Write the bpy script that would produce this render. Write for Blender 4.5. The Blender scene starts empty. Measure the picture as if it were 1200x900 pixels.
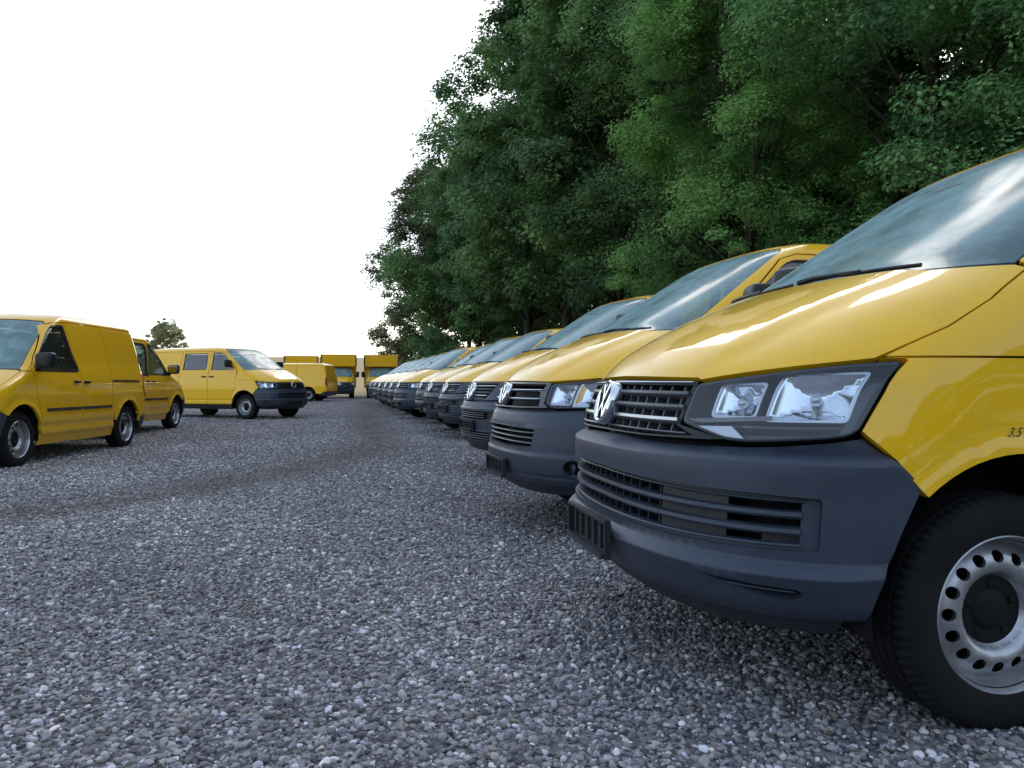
import bpy, math, random
import numpy as np
from mathutils import Vector, Matrix
from mathutils.geometry import delaunay_2d_cdt

R = math.radians
rng = np.random.default_rng(7)
random.seed(7)
sc = bpy.context.scene
col = sc.collection

# ------------------------------------------------------------------ camera, sky, sun, exposure
EYE = 0.96
cam = bpy.data.cameras.new('camera')
cam.sensor_width = 36.0
cam.lens = 36.0 * 900 / 1200
cam.shift_y = 2 / 1200
cam.clip_start = 0.05
cam.clip_end = 3000
camo = bpy.data.objects.new('camera', cam)
col.objects.link(camo)
camo.location = (0, 0, EYE)
camo.rotation_euler = (R(90), 0, 0)
sc.camera = camo

SUN_EL, SUN_AZ = 30.0, 18.0          # the hazy sun stands ahead, behind the wood
world = bpy.data.worlds.new('World')
sc.world = world
world.use_nodes = True
nt = world.node_tree
nt.nodes.clear()
sky = nt.nodes.new('ShaderNodeTexSky')
sky.sky_type = 'NISHITA'
sky.sun_disc = False
sky.sun_elevation = R(SUN_EL)
sky.sun_rotation = R(SUN_AZ)
sky.air_density = 1.0
sky.dust_density = 1.0
sky.ozone_density = 1.2
hs = nt.nodes.new('ShaderNodeHueSaturation')
hs.inputs['Saturation'].default_value = 1.05
bg = nt.nodes.new('ShaderNodeBackground')
bg.inputs['Strength'].default_value = 0.15
out = nt.nodes.new('ShaderNodeOutputWorld')
gm = nt.nodes.new('ShaderNodeGamma')          # thin even haze: the whole sky is less contrasty than a clear one
gm.inputs[1].default_value = 0.54
nt.links.new(sky.outputs[0], gm.inputs[0])
nt.links.new(gm.outputs[0], hs.inputs['Color'])
nt.links.new(hs.outputs[0], bg.inputs['Color'])
nt.links.new(bg.outputs[0], out.inputs['Surface'])

sl = bpy.data.lights.new('sun', 'SUN')
sl.energy = 0.5
sl.angle = R(40)
sl.color = (1.0, 0.93, 0.84)
so = bpy.data.objects.new('sun', sl)
col.objects.link(so)
sd = Vector((math.sin(R(SUN_AZ)) * math.cos(R(SUN_EL)), math.cos(R(SUN_AZ)) * math.cos(R(SUN_EL)), math.sin(R(SUN_EL))))
so.rotation_euler = sd.to_track_quat('Z', 'Y').to_euler()

sc.view_settings.view_transform = 'Standard'
sc.view_settings.look = 'None'
sc.view_settings.gamma = 1.0
sc.view_settings.use_curve_mapping = False
sc.view_settings.exposure = 2.22
sc.cycles.max_bounces = 8
sc.cycles.transparent_max_bounces = 12
sc.cycles.use_denoising = True

# ------------------------------------------------------------------ materials
MATS = {}
def mat(name):
    m = bpy.data.materials.new(name)
    m.use_nodes = True
    m.node_tree.nodes.clear()
    MATS[name] = m
    t = m.node_tree
    o = t.nodes.new('ShaderNodeOutputMaterial')
    return m, t, o

def noise(t, scale, detail=4, rough=.55, coord='Object', w=None):
    tc = t.nodes.new('ShaderNodeTexCoord')
    n = t.nodes.new('ShaderNodeTexNoise')
    n.inputs['Scale'].default_value = scale
    n.inputs['Detail'].default_value = detail
    n.inputs['Roughness'].default_value = rough
    t.links.new(tc.outputs[coord], n.inputs['Vector'])
    return n

def ramp(t, src, stops):
    r = t.nodes.new('ShaderNodeValToRGB')
    e = r.color_ramp.elements
    while len(e) < len(stops):
        e.new(0.5)
    for k, (p, c) in enumerate(stops):
        e[k].position = p
        e[k].color = (*c, 1) if len(c) == 3 else c
    t.links.new(src, r.inputs[0])
    return r

def simple(name, base, rough=.5, metal=0.0, coat=0.0, spec=.5, var=0.0, vscale=6, rvar=0.0, bump=0.0, bscale=200):
    m, t, o = mat(name)
    b = t.nodes.new('ShaderNodeBsdfPrincipled')
    b.inputs['Base Color'].default_value = (*base, 1)
    b.inputs['Roughness'].default_value = rough
    b.inputs['Metallic'].default_value = metal
    b.inputs['Coat Weight'].default_value = coat
    b.inputs['Coat Roughness'].default_value = 0.04
    b.inputs['Specular IOR Level'].default_value = spec
    if var:
        n = noise(t, vscale, 5, .6)
        r = ramp(t, n.outputs[0], [(.3, tuple(c * (1 - var) for c in base)), (.7, tuple(min(1, c * (1 + var)) for c in base))])
        t.links.new(r.outputs[0], b.inputs['Base Color'])
    if rvar:
        n = noise(t, vscale * 2.3, 6, .65)
        mr = t.nodes.new('ShaderNodeMapRange')
        mr.inputs[1].default_value = .3; mr.inputs[2].default_value = .7
        mr.inputs[3].default_value = max(0, rough - rvar); mr.inputs[4].default_value = rough + rvar
        t.links.new(n.outputs[0], mr.inputs[0])
        t.links.new(mr.outputs[0], b.inputs['Roughness'])
    if bump:
        n = noise(t, bscale, 3, .6)
        bp = t.nodes.new('ShaderNodeBump')
        bp.inputs['Strength'].default_value = bump
        bp.inputs['Distance'].default_value = .002
        t.links.new(n.outputs[0], bp.inputs['Height'])
        t.links.new(bp.outputs[0], b.inputs['Normal'])
    t.links.new(b.outputs[0], o.inputs[0])
    return m

def paint(name, base):
    # glossy yellow coachwork under a thin uneven film of road dust and dew
    m, t, o = mat(name)
    b = t.nodes.new('ShaderNodeBsdfPrincipled')
    b.inputs['Specular IOR Level'].default_value = .08
    b.inputs['Coat Weight'].default_value = .9
    n = noise(t, 2.2, 6, .62)
    mr = t.nodes.new('ShaderNodeMapRange')
    mr.inputs[1].default_value = .42; mr.inputs[2].default_value = .62
    mr.inputs[3].default_value = .02; mr.inputs[4].default_value = .07
    t.links.new(n.outputs[0], mr.inputs[0])
    # dew lying on the upward faces: patches with a fairly sharp rim where the gloss is broken up
    nd = noise(t, 1.25, 7, .58)
    md = t.nodes.new('ShaderNodeMapRange'); md.inputs[1].default_value = .46; md.inputs[2].default_value = .475
    md.inputs[3].default_value = 0; md.inputs[4].default_value = .20
    t.links.new(nd.outputs[0], md.inputs[0])
    ge = t.nodes.new('ShaderNodeNewGeometry'); sp = t.nodes.new('ShaderNodeSeparateXYZ'); t.links.new(ge.outputs['Normal'], sp.inputs[0])
    mz = t.nodes.new('ShaderNodeMapRange'); mz.inputs[1].default_value = .45; mz.inputs[2].default_value = .75
    t.links.new(sp.outputs[2], mz.inputs[0])
    mm = t.nodes.new('ShaderNodeMath'); mm.operation = 'MULTIPLY_ADD'
    t.links.new(md.outputs[0], mm.inputs[0]); t.links.new(mz.outputs[0], mm.inputs[1]); t.links.new(mr.outputs[0], mm.inputs[2])
    t.links.new(mm.outputs[0], b.inputs['Coat Roughness'])
    b.inputs['Roughness'].default_value = .38
    n2 = noise(t, 5, 6, .7)
    r = ramp(t, n2.outputs[0], [(.3, base), (.75, tuple(c * .95 + .012 for c in base))])
    n4 = noise(t, 120, 3, .6); r4 = ramp(t, n4.outputs[0], [(.70, (0, 0, 0)), (.76, (.35, .35, .35))])    # specks of dirt
    n5 = noise(t, 9, 8, .75); r5 = ramp(t, n5.outputs[0], [(.50, (0, 0, 0)), (.85, (.22, .22, .22))])      # thin dust film
    a4 = t.nodes.new('ShaderNodeMath'); a4.operation = 'MAXIMUM'; t.links.new(r4.outputs[0], a4.inputs[0]); t.links.new(r5.outputs[0], a4.inputs[1])
    mx = t.nodes.new('ShaderNodeMix'); mx.data_type = 'RGBA'; t.links.new(a4.outputs[0], mx.inputs[0])
    t.links.new(r.outputs[0], mx.inputs[6]); mx.inputs[7].default_value = (.32, .24, .12, 1)
    t.links.new(mx.outputs[2], b.inputs['Base Color'])
    t.links.new(b.outputs[0], o.inputs[0])
    return m

YEL = (.90, .485, .002)
M_YEL = paint('yellow_paint', YEL)
M_YEL2 = paint('yellow_paint_weathered', (.86, .46, .003))
def plastic(name, base, dust):
    # grained bumper plastic with dried splash marks and scuffs
    m, t, o = mat(name)
    b = t.nodes.new('ShaderNodeBsdfPrincipled'); b.inputs['Specular IOR Level'].default_value = .45
    n1 = noise(t, 3.2, 6, .65); r1 = ramp(t, n1.outputs[0], [(.3, tuple(c * .8 for c in base)), (.7, tuple(c * 1.2 for c in base))])
    n2 = noise(t, 26, 8, .75); r2 = ramp(t, n2.outputs[0], [(.56, (0, 0, 0)), (.78, (.5, .5, .5))])
    tc = t.nodes.new('ShaderNodeTexCoord'); mp = t.nodes.new('ShaderNodeMapping'); mp.inputs['Scale'].default_value = (3, 3, 60)
    n3 = t.nodes.new('ShaderNodeTexNoise'); n3.inputs['Scale'].default_value = 1.5; n3.inputs['Detail'].default_value = 6
    t.links.new(tc.outputs['Object'], mp.inputs[0]); t.links.new(mp.outputs[0], n3.inputs['Vector'])
    r3 = ramp(t, n3.outputs[0], [(.60, (0, 0, 0)), (.72, (.22, .22, .22))])
    ad = t.nodes.new('ShaderNodeMath'); ad.operation = 'MAXIMUM'; t.links.new(r2.outputs[0], ad.inputs[0]); t.links.new(r3.outputs[0], ad.inputs[1])
    mx = t.nodes.new('ShaderNodeMix'); mx.data_type = 'RGBA'; t.links.new(ad.outputs[0], mx.inputs[0]); t.links.new(r1.outputs[0], mx.inputs[6]); mx.inputs[7].default_value = (*dust, 1)
    t.links.new(mx.outputs[2], b.inputs['Base Color'])
    mr = t.nodes.new('ShaderNodeMapRange'); mr.inputs[1].default_value = .3; mr.inputs[2].default_value = .7; mr.inputs[3].default_value = .36; mr.inputs[4].default_value = .56
    t.links.new(n1.outputs[0], mr.inputs[0]); t.links.new(mr.outputs[0], b.inputs['Roughness'])
    ng_ = noise(t, 700, 2, .5); bp = t.nodes.new('ShaderNodeBump'); bp.inputs['Strength'].default_value = .18; bp.inputs['Distance'].default_value = .002
    t.links.new(ng_.outputs[0], bp.inputs['Height']); t.links.new(bp.outputs[0], b.inputs['Normal'])
    t.links.new(b.outputs[0], o.inputs[0])
    return m
M_PLAST = plastic('grey_bumper_plastic', (.034, .043, .067), (.085, .088, .095))
M_PLASTD = simple('dark_bumper_plastic', (.022, .024, .03), .5, spec=.4, var=.15, vscale=5, rvar=.06)
M_BLACK = simple('black_plastic', (.008, .008, .010), .42, spec=.35, var=.2, vscale=9)
M_VOID = simple('engine_bay_black', (.006, .006, .007), .7, spec=.25)
M_GRILL = simple('grille_grey', (.085, .09, .1), .33, spec=.5, rvar=.08)
M_CHROME = simple('chrome', (.75, .76, .78), .12, metal=1.0)
M_SATIN = simple('satin_chrome_trim', (.5, .51, .53), .28, metal=.9)
M_RIM = simple('silver_wheel_paint', (.42, .42, .44), .36, metal=.75, var=.25, vscale=14, rvar=.1)
M_TYRE = simple('tyre_rubber', (.009, .009, .010), .78, spec=.22, var=.35, vscale=8, bump=.15, bscale=300)
M_HOUS = simple('lamp_housing', (.022, .028, .045), .15, spec=.6)
M_REFL = simple('lamp_reflector', (.78, .80, .84), .10, metal=1.0)
M_AMBER = simple('indicator_clear', (.62, .62, .64), .2, metal=.5)
M_RED = simple('tail_lamp_red', (.35, .015, .01), .15, coat=1)
M_SEAT = simple('seat_cloth', (.03, .032, .037), .9, spec=.2, var=.2)
M_DASH = simple('dashboard_plastic', (.05, .052, .055), .6, spec=.3, var=.15)
M_PART = simple('load_partition_grey', (.05, .052, .055), .6, spec=.3)
M_STRIP = simple('rubbing_strip', (.035, .022, .02), .55)
M_TEXT = simple('print_black', (.02, .015, .01), .6)

def glass(name, tint, dust=.07, rough=.015, dustcol=(.50, .58, .60), f0=.07, pwr=4.2):
    m, t, o = mat(name)
    tr = t.nodes.new('ShaderNodeBsdfTransparent'); tr.inputs[0].default_value = (*tint, 1)
    gl = t.nodes.new('ShaderNodeBsdfGlossy'); gl.inputs['Roughness'].default_value = rough
    df = t.nodes.new('ShaderNodeBsdfDiffuse'); df.inputs[0].default_value = (*dustcol, 1)
    lw = t.nodes.new('ShaderNodeLayerWeight'); lw.inputs[0].default_value = .5
    pw = t.nodes.new('ShaderNodeMath'); pw.operation = 'POWER'; pw.inputs[1].default_value = pwr
    t.links.new(lw.outputs['Facing'], pw.inputs[0])
    ma = t.nodes.new('ShaderNodeMath'); ma.operation = 'MULTIPLY_ADD'; ma.inputs[1].default_value = .9; ma.inputs[2].default_value = f0
    t.links.new(pw.outputs[0], ma.inputs[0])
    mx = t.nodes.new('ShaderNodeMixShader')
    t.links.new(ma.outputs[0], mx.inputs[0]); t.links.new(tr.outputs[0], mx.inputs[1]); t.links.new(gl.outputs[0], mx.inputs[2])
    m2 = t.nodes.new('ShaderNodeMixShader')
    n = noise(t, 3.5, 6, .7)
    mr = t.nodes.new('ShaderNodeMapRange')
    mr.inputs[1].default_value = .35; mr.inputs[2].default_value = .7
    mr.inputs[3].default_value = dust * .6; mr.inputs[4].default_value = dust * 1.6
    t.links.new(n.outputs[0], mr.inputs[0])
    t.links.new(mr.outputs[0], m2.inputs[0]); t.links.new(mx.outputs[0], m2.inputs[1]); t.links.new(df.outputs[0], m2.inputs[2])
    t.links.new(m2.outputs[0], o.inputs[0])
    return m
M_WIND = glass('windscreen_glass', (.36, .50, .50), .50, .13, (.30, .45, .46), .05, 4.6)
M_SIDE = glass('side_glass', (.52, .60, .60), .03, .012, (.5, .56, .6), .12, 3.4)
M_LENS = glass('lamp_lens', (.88, .91, .95), .018, .012, (.5, .54, .6), .06, 4.0)
M_MIRR = simple('mirror_silver', (.22, .23, .25), .08, metal=1.0)

# ------------------------------------------------------------------ mesh helpers
def link(name, me, m=None, parent=None, **props):
    o = bpy.data.objects.new(name, me)
    col.objects.link(o)
    if m is not None and me is not None and not me.materials:
        me.materials.append(m)
    if parent is not None:
        o.parent = parent
    for k, v in props.items():
        o[k] = v
    return o

def mesh(name, v, f, normals=None, smooth=True, angle=None):
    me = bpy.data.meshes.new(name)
    v = np.asarray(v, float)
    me.from_pydata(v.tolist(), [], [tuple(int(i) for i in q) for q in f])
    if smooth:
        me.polygons.foreach_set('use_smooth', np.ones(len(me.polygons), bool))
        if angle:
            me.set_sharp_from_angle(angle=R(angle))
    me.update()
    if normals is not None:
        me.normals_split_custom_set_from_vertices([tuple(n) for n in np.asarray(normals).tolist()])
    return me

def big_mesh(name, v, f, k, cols=None):
    # fast path for large meshes whose faces all have k corners
    me = bpy.data.meshes.new(name)
    v = np.ascontiguousarray(v, np.float32); f = np.ascontiguousarray(f, np.int32)
    me.vertices.add(len(v)); me.vertices.foreach_set('co', v.ravel())
    me.loops.add(f.size); me.loops.foreach_set('vertex_index', f.ravel())
    me.polygons.add(len(f)); me.polygons.foreach_set('loop_start', np.arange(0, f.size, k, dtype=np.int32))
    if cols is not None:
        a = me.attributes.new('col', 'FLOAT_COLOR', 'POINT')
        a.data.foreach_set('color', np.ascontiguousarray(cols, np.float32).ravel())
    me.update(calc_edges=True)
    return me

class MB:
    def __init__(s): s.v = []; s.f = []
    def add(s, v, f):
        b = len(s.v); s.v += [tuple(p) for p in v]; s.f += [tuple(i + b for i in q) for q in f]; return s
    def box(s, c, d, rot=None, bev=0):
        x, y, z = [k / 2 for k in d]
        pts = []
        P = [(-x, -y, -z), (x, -y, -z), (x, y, -z), (-x, y, -z), (-x, -y, z), (x, -y, z), (x, y, z), (-x, y, z)]
        Mx = rot or Matrix.Identity(3)
        for p in P:
            q = Mx @ Vector(p); pts.append((q.x + c[0], q.y + c[1], q.z + c[2]))
        return s.add(pts, [(0, 3, 2, 1), (4, 5, 6, 7), (0, 1, 5, 4), (1, 2, 6, 5), (2, 3, 7, 6), (3, 0, 4, 7)])
    def tube(s, pts, rad, k=8, cap=True):
        pts = [Vector(p) for p in pts]
        n = len(pts); V = []; Fc = []
        rad = rad if hasattr(rad, '__len__') else [rad] * n
        up = Vector((0, 0, 1))
        for i, p in enumerate(pts):
            d = (pts[min(i + 1, n - 1)] - pts[max(i - 1, 0)]).normalized()
            a = d.cross(up)
            if a.length < 1e-3: a = d.cross(Vector((1, 0, 0)))
            a.normalize(); b = d.cross(a)
            for j in range(k):
                t = 2 * math.pi * j / k
                V.append(p + (a * math.cos(t) + b * math.sin(t)) * rad[i])
        for i in range(n - 1):
            for j in range(k):
                Fc.append((i * k + j, i * k + (j + 1) % k, (i + 1) * k + (j + 1) % k, (i + 1) * k + j))
        if cap:
            Fc.append(tuple(range(k - 1, -1, -1))); Fc.append(tuple((n - 1) * k + j for j in range(k)))
        return s.add(V, Fc)
    def lathe(s, prof, k=48, c=(0, 0, 0), closed=False):
        # profile of (y, r), turned round the local Y axis
        n = len(prof); V = []; Fc = []
        for j in range(k):
            t = 2 * math.pi * j / k
            for (y, r) in prof:
                V.append((c[0] + r * math.cos(t), c[1] + y, c[2] + r * math.sin(t)))
        m = n if closed else n - 1
        for j in range(k):
            for i in range(m):
                a = j * n + i; b = j * n + (i + 1) % n; e = ((j + 1) % k) * n
                Fc.append((a, b, e + (i + 1) % n, e + i))
        return s.add(V, Fc)
    def sbox(s, c, d, e=.35, nu=24, nv=14, rot=None, taper=None):
        # super-ellipsoid: a soft-cornered box
        V = []; Fc = []
        sp = lambda a: math.copysign(abs(a) ** e, a)
        Mx = rot or Matrix.Identity(3)
        for i in range(nv + 1):
            ph = -math.pi / 2 + math.pi * i / nv
            for j in range(nu):
                th = 2 * math.pi * j / nu
                p = [sp(math.cos(ph)) * sp(math.cos(th)) * d[0] / 2, sp(math.cos(ph)) * sp(math.sin(th)) * d[1] / 2, sp(math.sin(ph)) * d[2] / 2]
                if taper: p = taper(p)
                q = Mx @ Vector(p)
                V.append((q.x + c[0], q.y + c[1], q.z + c[2]))
        for i in range(nv):
            for j in range(nu):
                Fc.append((i * nu + j, i * nu + (j + 1) % nu, (i + 1) * nu + (j + 1) % nu, (i + 1) * nu + j))
        return s.add(V, Fc)
    def build(s, name, m, parent=None, angle=35, smooth=True, **props):
        return link(name, mesh(name, s.v, s.f, smooth=smooth, angle=angle if smooth else None), m, parent, **props)

def thing(name, label, cat, loc=(0, 0, 0), rz=0, group=None):
    o = bpy.data.objects.new(name, None)
    col.objects.link(o)
    o.location = loc; o.rotation_euler = (0, 0, rz)
    o.empty_display_size = .3
    o['label'] = label; o['category'] = cat
    if group: o['group'] = group
    return o

def copy_tree(o, parent=None):
    c = o.copy(); col.objects.link(c); c.parent = parent
    for ch in list(o.children):
        copy_tree(ch, c)
    return c

# ------------------------------------------------------------------ coachwork: a smooth master surface cut into panels
K = 1.3
def tab(pts, sig=.025):
    p = np.array(pts, float); z = np.linspace(p[0, 0] - .3, p[-1, 0] + .3, 1600)
    v = np.interp(z, p[:, 0], p[:, 1])
    s0 = (p[1, 1] - p[0, 1]) / (p[1, 0] - p[0, 0]); s1 = (p[-1, 1] - p[-2, 1]) / (p[-1, 0] - p[-2, 0])
    v = np.where(z < p[0, 0], p[0, 1] + (z - p[0, 0]) * s0, v); v = np.where(z > p[-1, 0], p[-1, 1] + (z - p[-1, 0]) * s1, v)
    dz = z[1] - z[0]; k = np.arange(-int(4 * sig / dz), int(4 * sig / dz) + 1) * dz; g = np.exp(-k * k / 2 / sig / sig); g /= g.sum()
    vv = np.convolve(np.pad(v, len(k) // 2, mode='edge'), g, 'valid')
    return lambda q: np.interp(q, z, vv)

class Shell:
    """Horizontal sections: xf nose, w half width, c corner depth, n corner squareness, xr tail, each a function of height.
    A point is (s, z): s runs from 0 at the nose round the corner (s = K) along the side to the tail; s < 0 is the right side."""
    def __init__(s, xf, w, c, n, xr, rr=.12):
        s.xf, s.w, s.c, s.n, s.xr = [tab(t) for t in (xf, w, c, n, xr)]; s.rr = rr
    def P(s, sig, z):
        sig = np.asarray(sig, float); z = np.asarray(z, float); a = np.abs(sig); sg = np.where(sig < 0, -1., 1.)
        xf, w, c, n, xr = s.xf(z), s.w(z), s.c(z), s.n(z), s.xr(z)
        th = np.clip(a / K, 0, 1) * math.pi / 2; C = np.maximum(np.cos(th), 0); S = np.sin(th)
        r = (C ** n + S ** n) ** (-1 / n); x = xf - c + c * r * C; y = w * r * S
        d = np.maximum(a - K, 0); L = xf - c - xr - s.rr
        x = x - np.minimum(d, L); e = np.clip((d - L) / s.rr, 0, math.pi / 2)
        x = x - s.rr * np.sin(e); y = y - s.rr * (1 - np.cos(e)); f = np.maximum(d - L - s.rr * math.pi / 2, 0); y = y - f
        return np.stack([x, y * sg, z + 0 * x], -1)
    def send(s, z):      # s at the middle of the tail
        return K + s.xf(z) - s.c(z) - s.xr(z) - s.rr + s.rr * math.pi / 2 + s.w(z) - s.rr
    def stail(s, z):     # s where the tail's flat begins
        return K + s.xf(z) - s.c(z) - s.xr(z) - s.rr + s.rr * math.pi / 2
    def sx(s, x, z):     # s on the left side at length x
        xf, c, n = float(s.xf(z)), float(s.c(z)), float(s.n(z))
        if x <= xf - c: return K + xf - c - x
        q = min(max((xf - x) / c, 0), 1); p = (1 - (1 - q) ** n) ** (1 / n)
        return math.atan2(p, 1 - q) / (math.pi / 2) * K
    def sy(s, y, z):
        w, n = float(s.w(z)), float(s.n(z)); p = min(y / w, .999); q = 1 - (1 - p ** n) ** (1 / n)
        return math.atan2(p, 1 - q) / (math.pi / 2) * K
    def N(s, sig, z, e=.003):
        a = s.P(sig + e, z) - s.P(sig - e, z); b = s.P(sig, z + e) - s.P(sig, z - e)
        n = np.cross(a, b); return n / np.maximum(np.linalg.norm(n, axis=-1, keepdims=True), 1e-9)
    def D(s, sig, z, off):
        p = s.P(sig, z)
        o = off(sig, z, p) if callable(off) else off
        return p + s.N(sig, z) * (np.asarray(o)[..., None] if callable(off) else o)
    def DN(s, sig, z, off, e=.002):
        a = s.D(sig + e, z, off) - s.D(sig - e, z, off); b = s.D(sig, z + e, off) - s.D(sig, z - e, off)
        n = np.cross(a, b); return n / np.maximum(np.linalg.norm(n, axis=-1, keepdims=True), 1e-9)

def inside(poly, p):
    poly = np.asarray(poly); x, y = p[:, 0], p[:, 1]; r = np.zeros(len(p), bool)
    a = poly; b = np.roll(poly, -1, 0)
    for (x0, y0), (x1, y1) in zip(a, b):
        c = (y0 > y) != (y1 > y)
        with np.errstate(divide='ignore', invalid='ignore'):
            r ^= c & (x < (x1 - x0) * (y - y0) / (y1 - y0) + x0)
    return r

def dense(poly, h):
    o = []
    for a, b in zip(poly, poly[1:] + poly[:1]):
        n = max(1, int(math.ceil(math.hypot(b[0] - a[0], b[1] - a[1]) / h)))
        o += [(a[0] + (b[0] - a[0]) * k / n, a[1] + (b[1] - a[1]) * k / n) for k in range(n)]
    return o

def area(poly):
    return sum(a[0] * b[1] - b[0] * a[1] for a, b in zip(poly, poly[1:] + poly[:1])) / 2

def inset(poly, g):
    if area(poly) < 0: poly = poly[::-1]
    n = len(poly); o = []
    for i in range(n):
        a, b, c = poly[i - 1], poly[i], poly[(i + 1) % n]
        d1 = (b[0] - a[0], b[1] - a[1]); d2 = (c[0] - b[0], c[1] - b[1])
        l1 = math.hypot(*d1) or 1; l2 = math.hypot(*d2) or 1
        n1 = (-d1[1] / l1, d1[0] / l1); n2 = (-d2[1] / l2, d2[0] / l2)
        m = (n1[0] + n2[0], n1[1] + n2[1]); q = max(.35, 1 + n1[0] * n2[0] + n1[1] * n2[1])
        o.append((b[0] + m[0] / q * g, b[1] + m[1] / q * g))
    return o

def rounded(poly, r, k=4):
    n = len(poly); o = []
    for i in range(n):
        a, b, c = [Vector(poly[j % n]) for j in (i - 1, i, i + 1)]
        d1 = a - b; d2 = c - b
        q = min(r, d1.length * .45, d2.length * .45)
        p0 = b + d1.normalized() * q; p1 = b + d2.normalized() * q
        for t in range(k + 1):
            t /= k
            p = p0 * (1 - t) ** 2 + b * 2 * t * (1 - t) + p1 * t * t
            o.append((p.x, p.y))
    return o

def half2full(h):
    # h: left outline from the centre line (s = 0) back to the centre line
    return list(h) + [(-a, b) for a, b in reversed(h) if a > 1e-6]

def mirror(poly): return [(-a, b) for a, b in reversed(poly)]

def patch(sh, outline, holes=(), h=.05, hz=None, off=0.0, rim=.012, gap=.0025, hb=None, rows=None):
    hz = hz or h; hb = hb or min(h, hz) * 1.2
    outline = dense(inset(outline, gap), hb)
    hl = []
    for q in holes:
        q = list(q)
        if area(q) < 0: q = q[::-1]
        hl.append(dense(q, hb))
    loops = [outline] + hl
    allb = np.array([p for l in loops for p in l])
    x0, z0 = allb.min(0); x1, z1 = allb.max(0)
    gx = np.arange(x0 + h / 2, x1, h); gz = np.arange(z0 + hz / 2, z1, hz) if rows is None else np.asarray(rows)
    G = np.stack(np.meshgrid(gx, gz, indexing='ij'), -1).reshape(-1, 2)
    if len(G):
        ok = inside(outline, G)
        for q in hl: ok &= ~inside(q, G)
        G = G[ok]
    if len(G):
        sc_ = np.array([1 / h, 1 / hz if rows is None else 1 / .008]); B = allb * sc_; Q = G * sc_
        keep = np.ones(len(Q), bool)
        for k in range(0, len(Q), 400):
            d = ((Q[k:k + 400, None] - B[None]) ** 2).sum(-1).min(1); keep[k:k + 400] = d > .16
        G = G[keep]
    pts = [Vector(p) for p in allb.tolist()] + [Vector(p) for p in G.tolist()]
    ed = []; b = 0
    for l in loops:
        n = len(l); ed += [(b + i, b + (i + 1) % n) for i in range(n)]; b += n
    vv, _, ff, ov, _, _ = delaunay_2d_cdt(pts, ed, [], 0, 1e-6)
    V2 = np.array([tuple(p) for p in vv]); F_ = np.array([f for f in ff if len(f) == 3])
    cen = V2[F_].mean(1); ok = inside(outline, cen)
    for q in hl: ok &= ~inside(q, cen)
    F_ = F_[ok]
    a = V2[F_]; cr = (a[:, 1, 0] - a[:, 0, 0]) * (a[:, 2, 1] - a[:, 0, 1]) - (a[:, 1, 1] - a[:, 0, 1]) * (a[:, 2, 0] - a[:, 0, 0])
    F_[cr < 0] = F_[cr < 0][:, ::-1]
    F_ = F_[np.abs(cr) > 1e-10]
    S, Z = V2[:, 0], V2[:, 1]
    co = sh.D(S, Z, off); nn = sh.DN(S, Z, off)
    V = co.tolist(); NN = nn.tolist(); FF = F_.tolist()
    if rim:
        for li, l in enumerate(loops):
            L = np.array(l); S, Z = L[:, 0], L[:, 1]
            p = sh.D(S, Z, off); n_ = sh.DN(S, Z, off); q = p - n_ * rim
            t = np.roll(p, -1, 0) - np.roll(p, 1, 0)
            side = np.cross(t, n_); side /= np.maximum(np.linalg.norm(side, axis=1, keepdims=True), 1e-9)
            b = len(V); m = len(l)
            if li: side = -side
            V += p.tolist() + q.tolist(); NN += side.tolist() * 2
            for i in range(m):
                j = (i + 1) % m
                f = (b + i, b + m + i, b + m + j, b + j)
                FF.append(f if li == 0 else f[::-1])
    return V, FF, NN

def panel(name, sh, outline, m, parent, **kw):
    V, F_, NN = patch(sh, outline, **kw)
    return link(name, mesh(name, V, F_, NN), m, parent)

def sweep(sh, s0, s1, zf, prof, n=24):
    """bar following the surface: prof is a closed list of (offset, dz)"""
    S = np.linspace(s0, s1, n); Z = np.array([zf(abs(a)) for a in S]); P0 = sh.P(S, Z); N0 = sh.N(S, Z)
    V = []; F_ = []; k = len(prof)
    for i in range(n):
        for (o, dz) in prof:
            p = P0[i] + N0[i] * o; V.append((p[0], p[1], p[2] + dz))
    for i in range(n - 1):
        for j in range(k):
            F_.append((i * k + j, i * k + (j + 1) % k, (i + 1) * k + (j + 1) % k, (i + 1) * k + j))
    F_.append(tuple(range(k))[::-1]); F_.append(tuple((n - 1) * k + j for j in range(k)))
    return V, F_

def bar(name, sh, s0, s1, zf, prof, m, parent, n=24):
    return link(name, mesh(name, *sweep(sh, s0, s1, zf, prof, n), angle=40), m, parent)

def slat(ht, d0=-.03, d1=.006):
    return [(d0, -ht * .5), (d1 - .006, -ht * .5), (d1, -ht * .2), (d1 - .002, ht * .3), (d0 * .4, ht * .5), (d0, ht * .5)]

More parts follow.
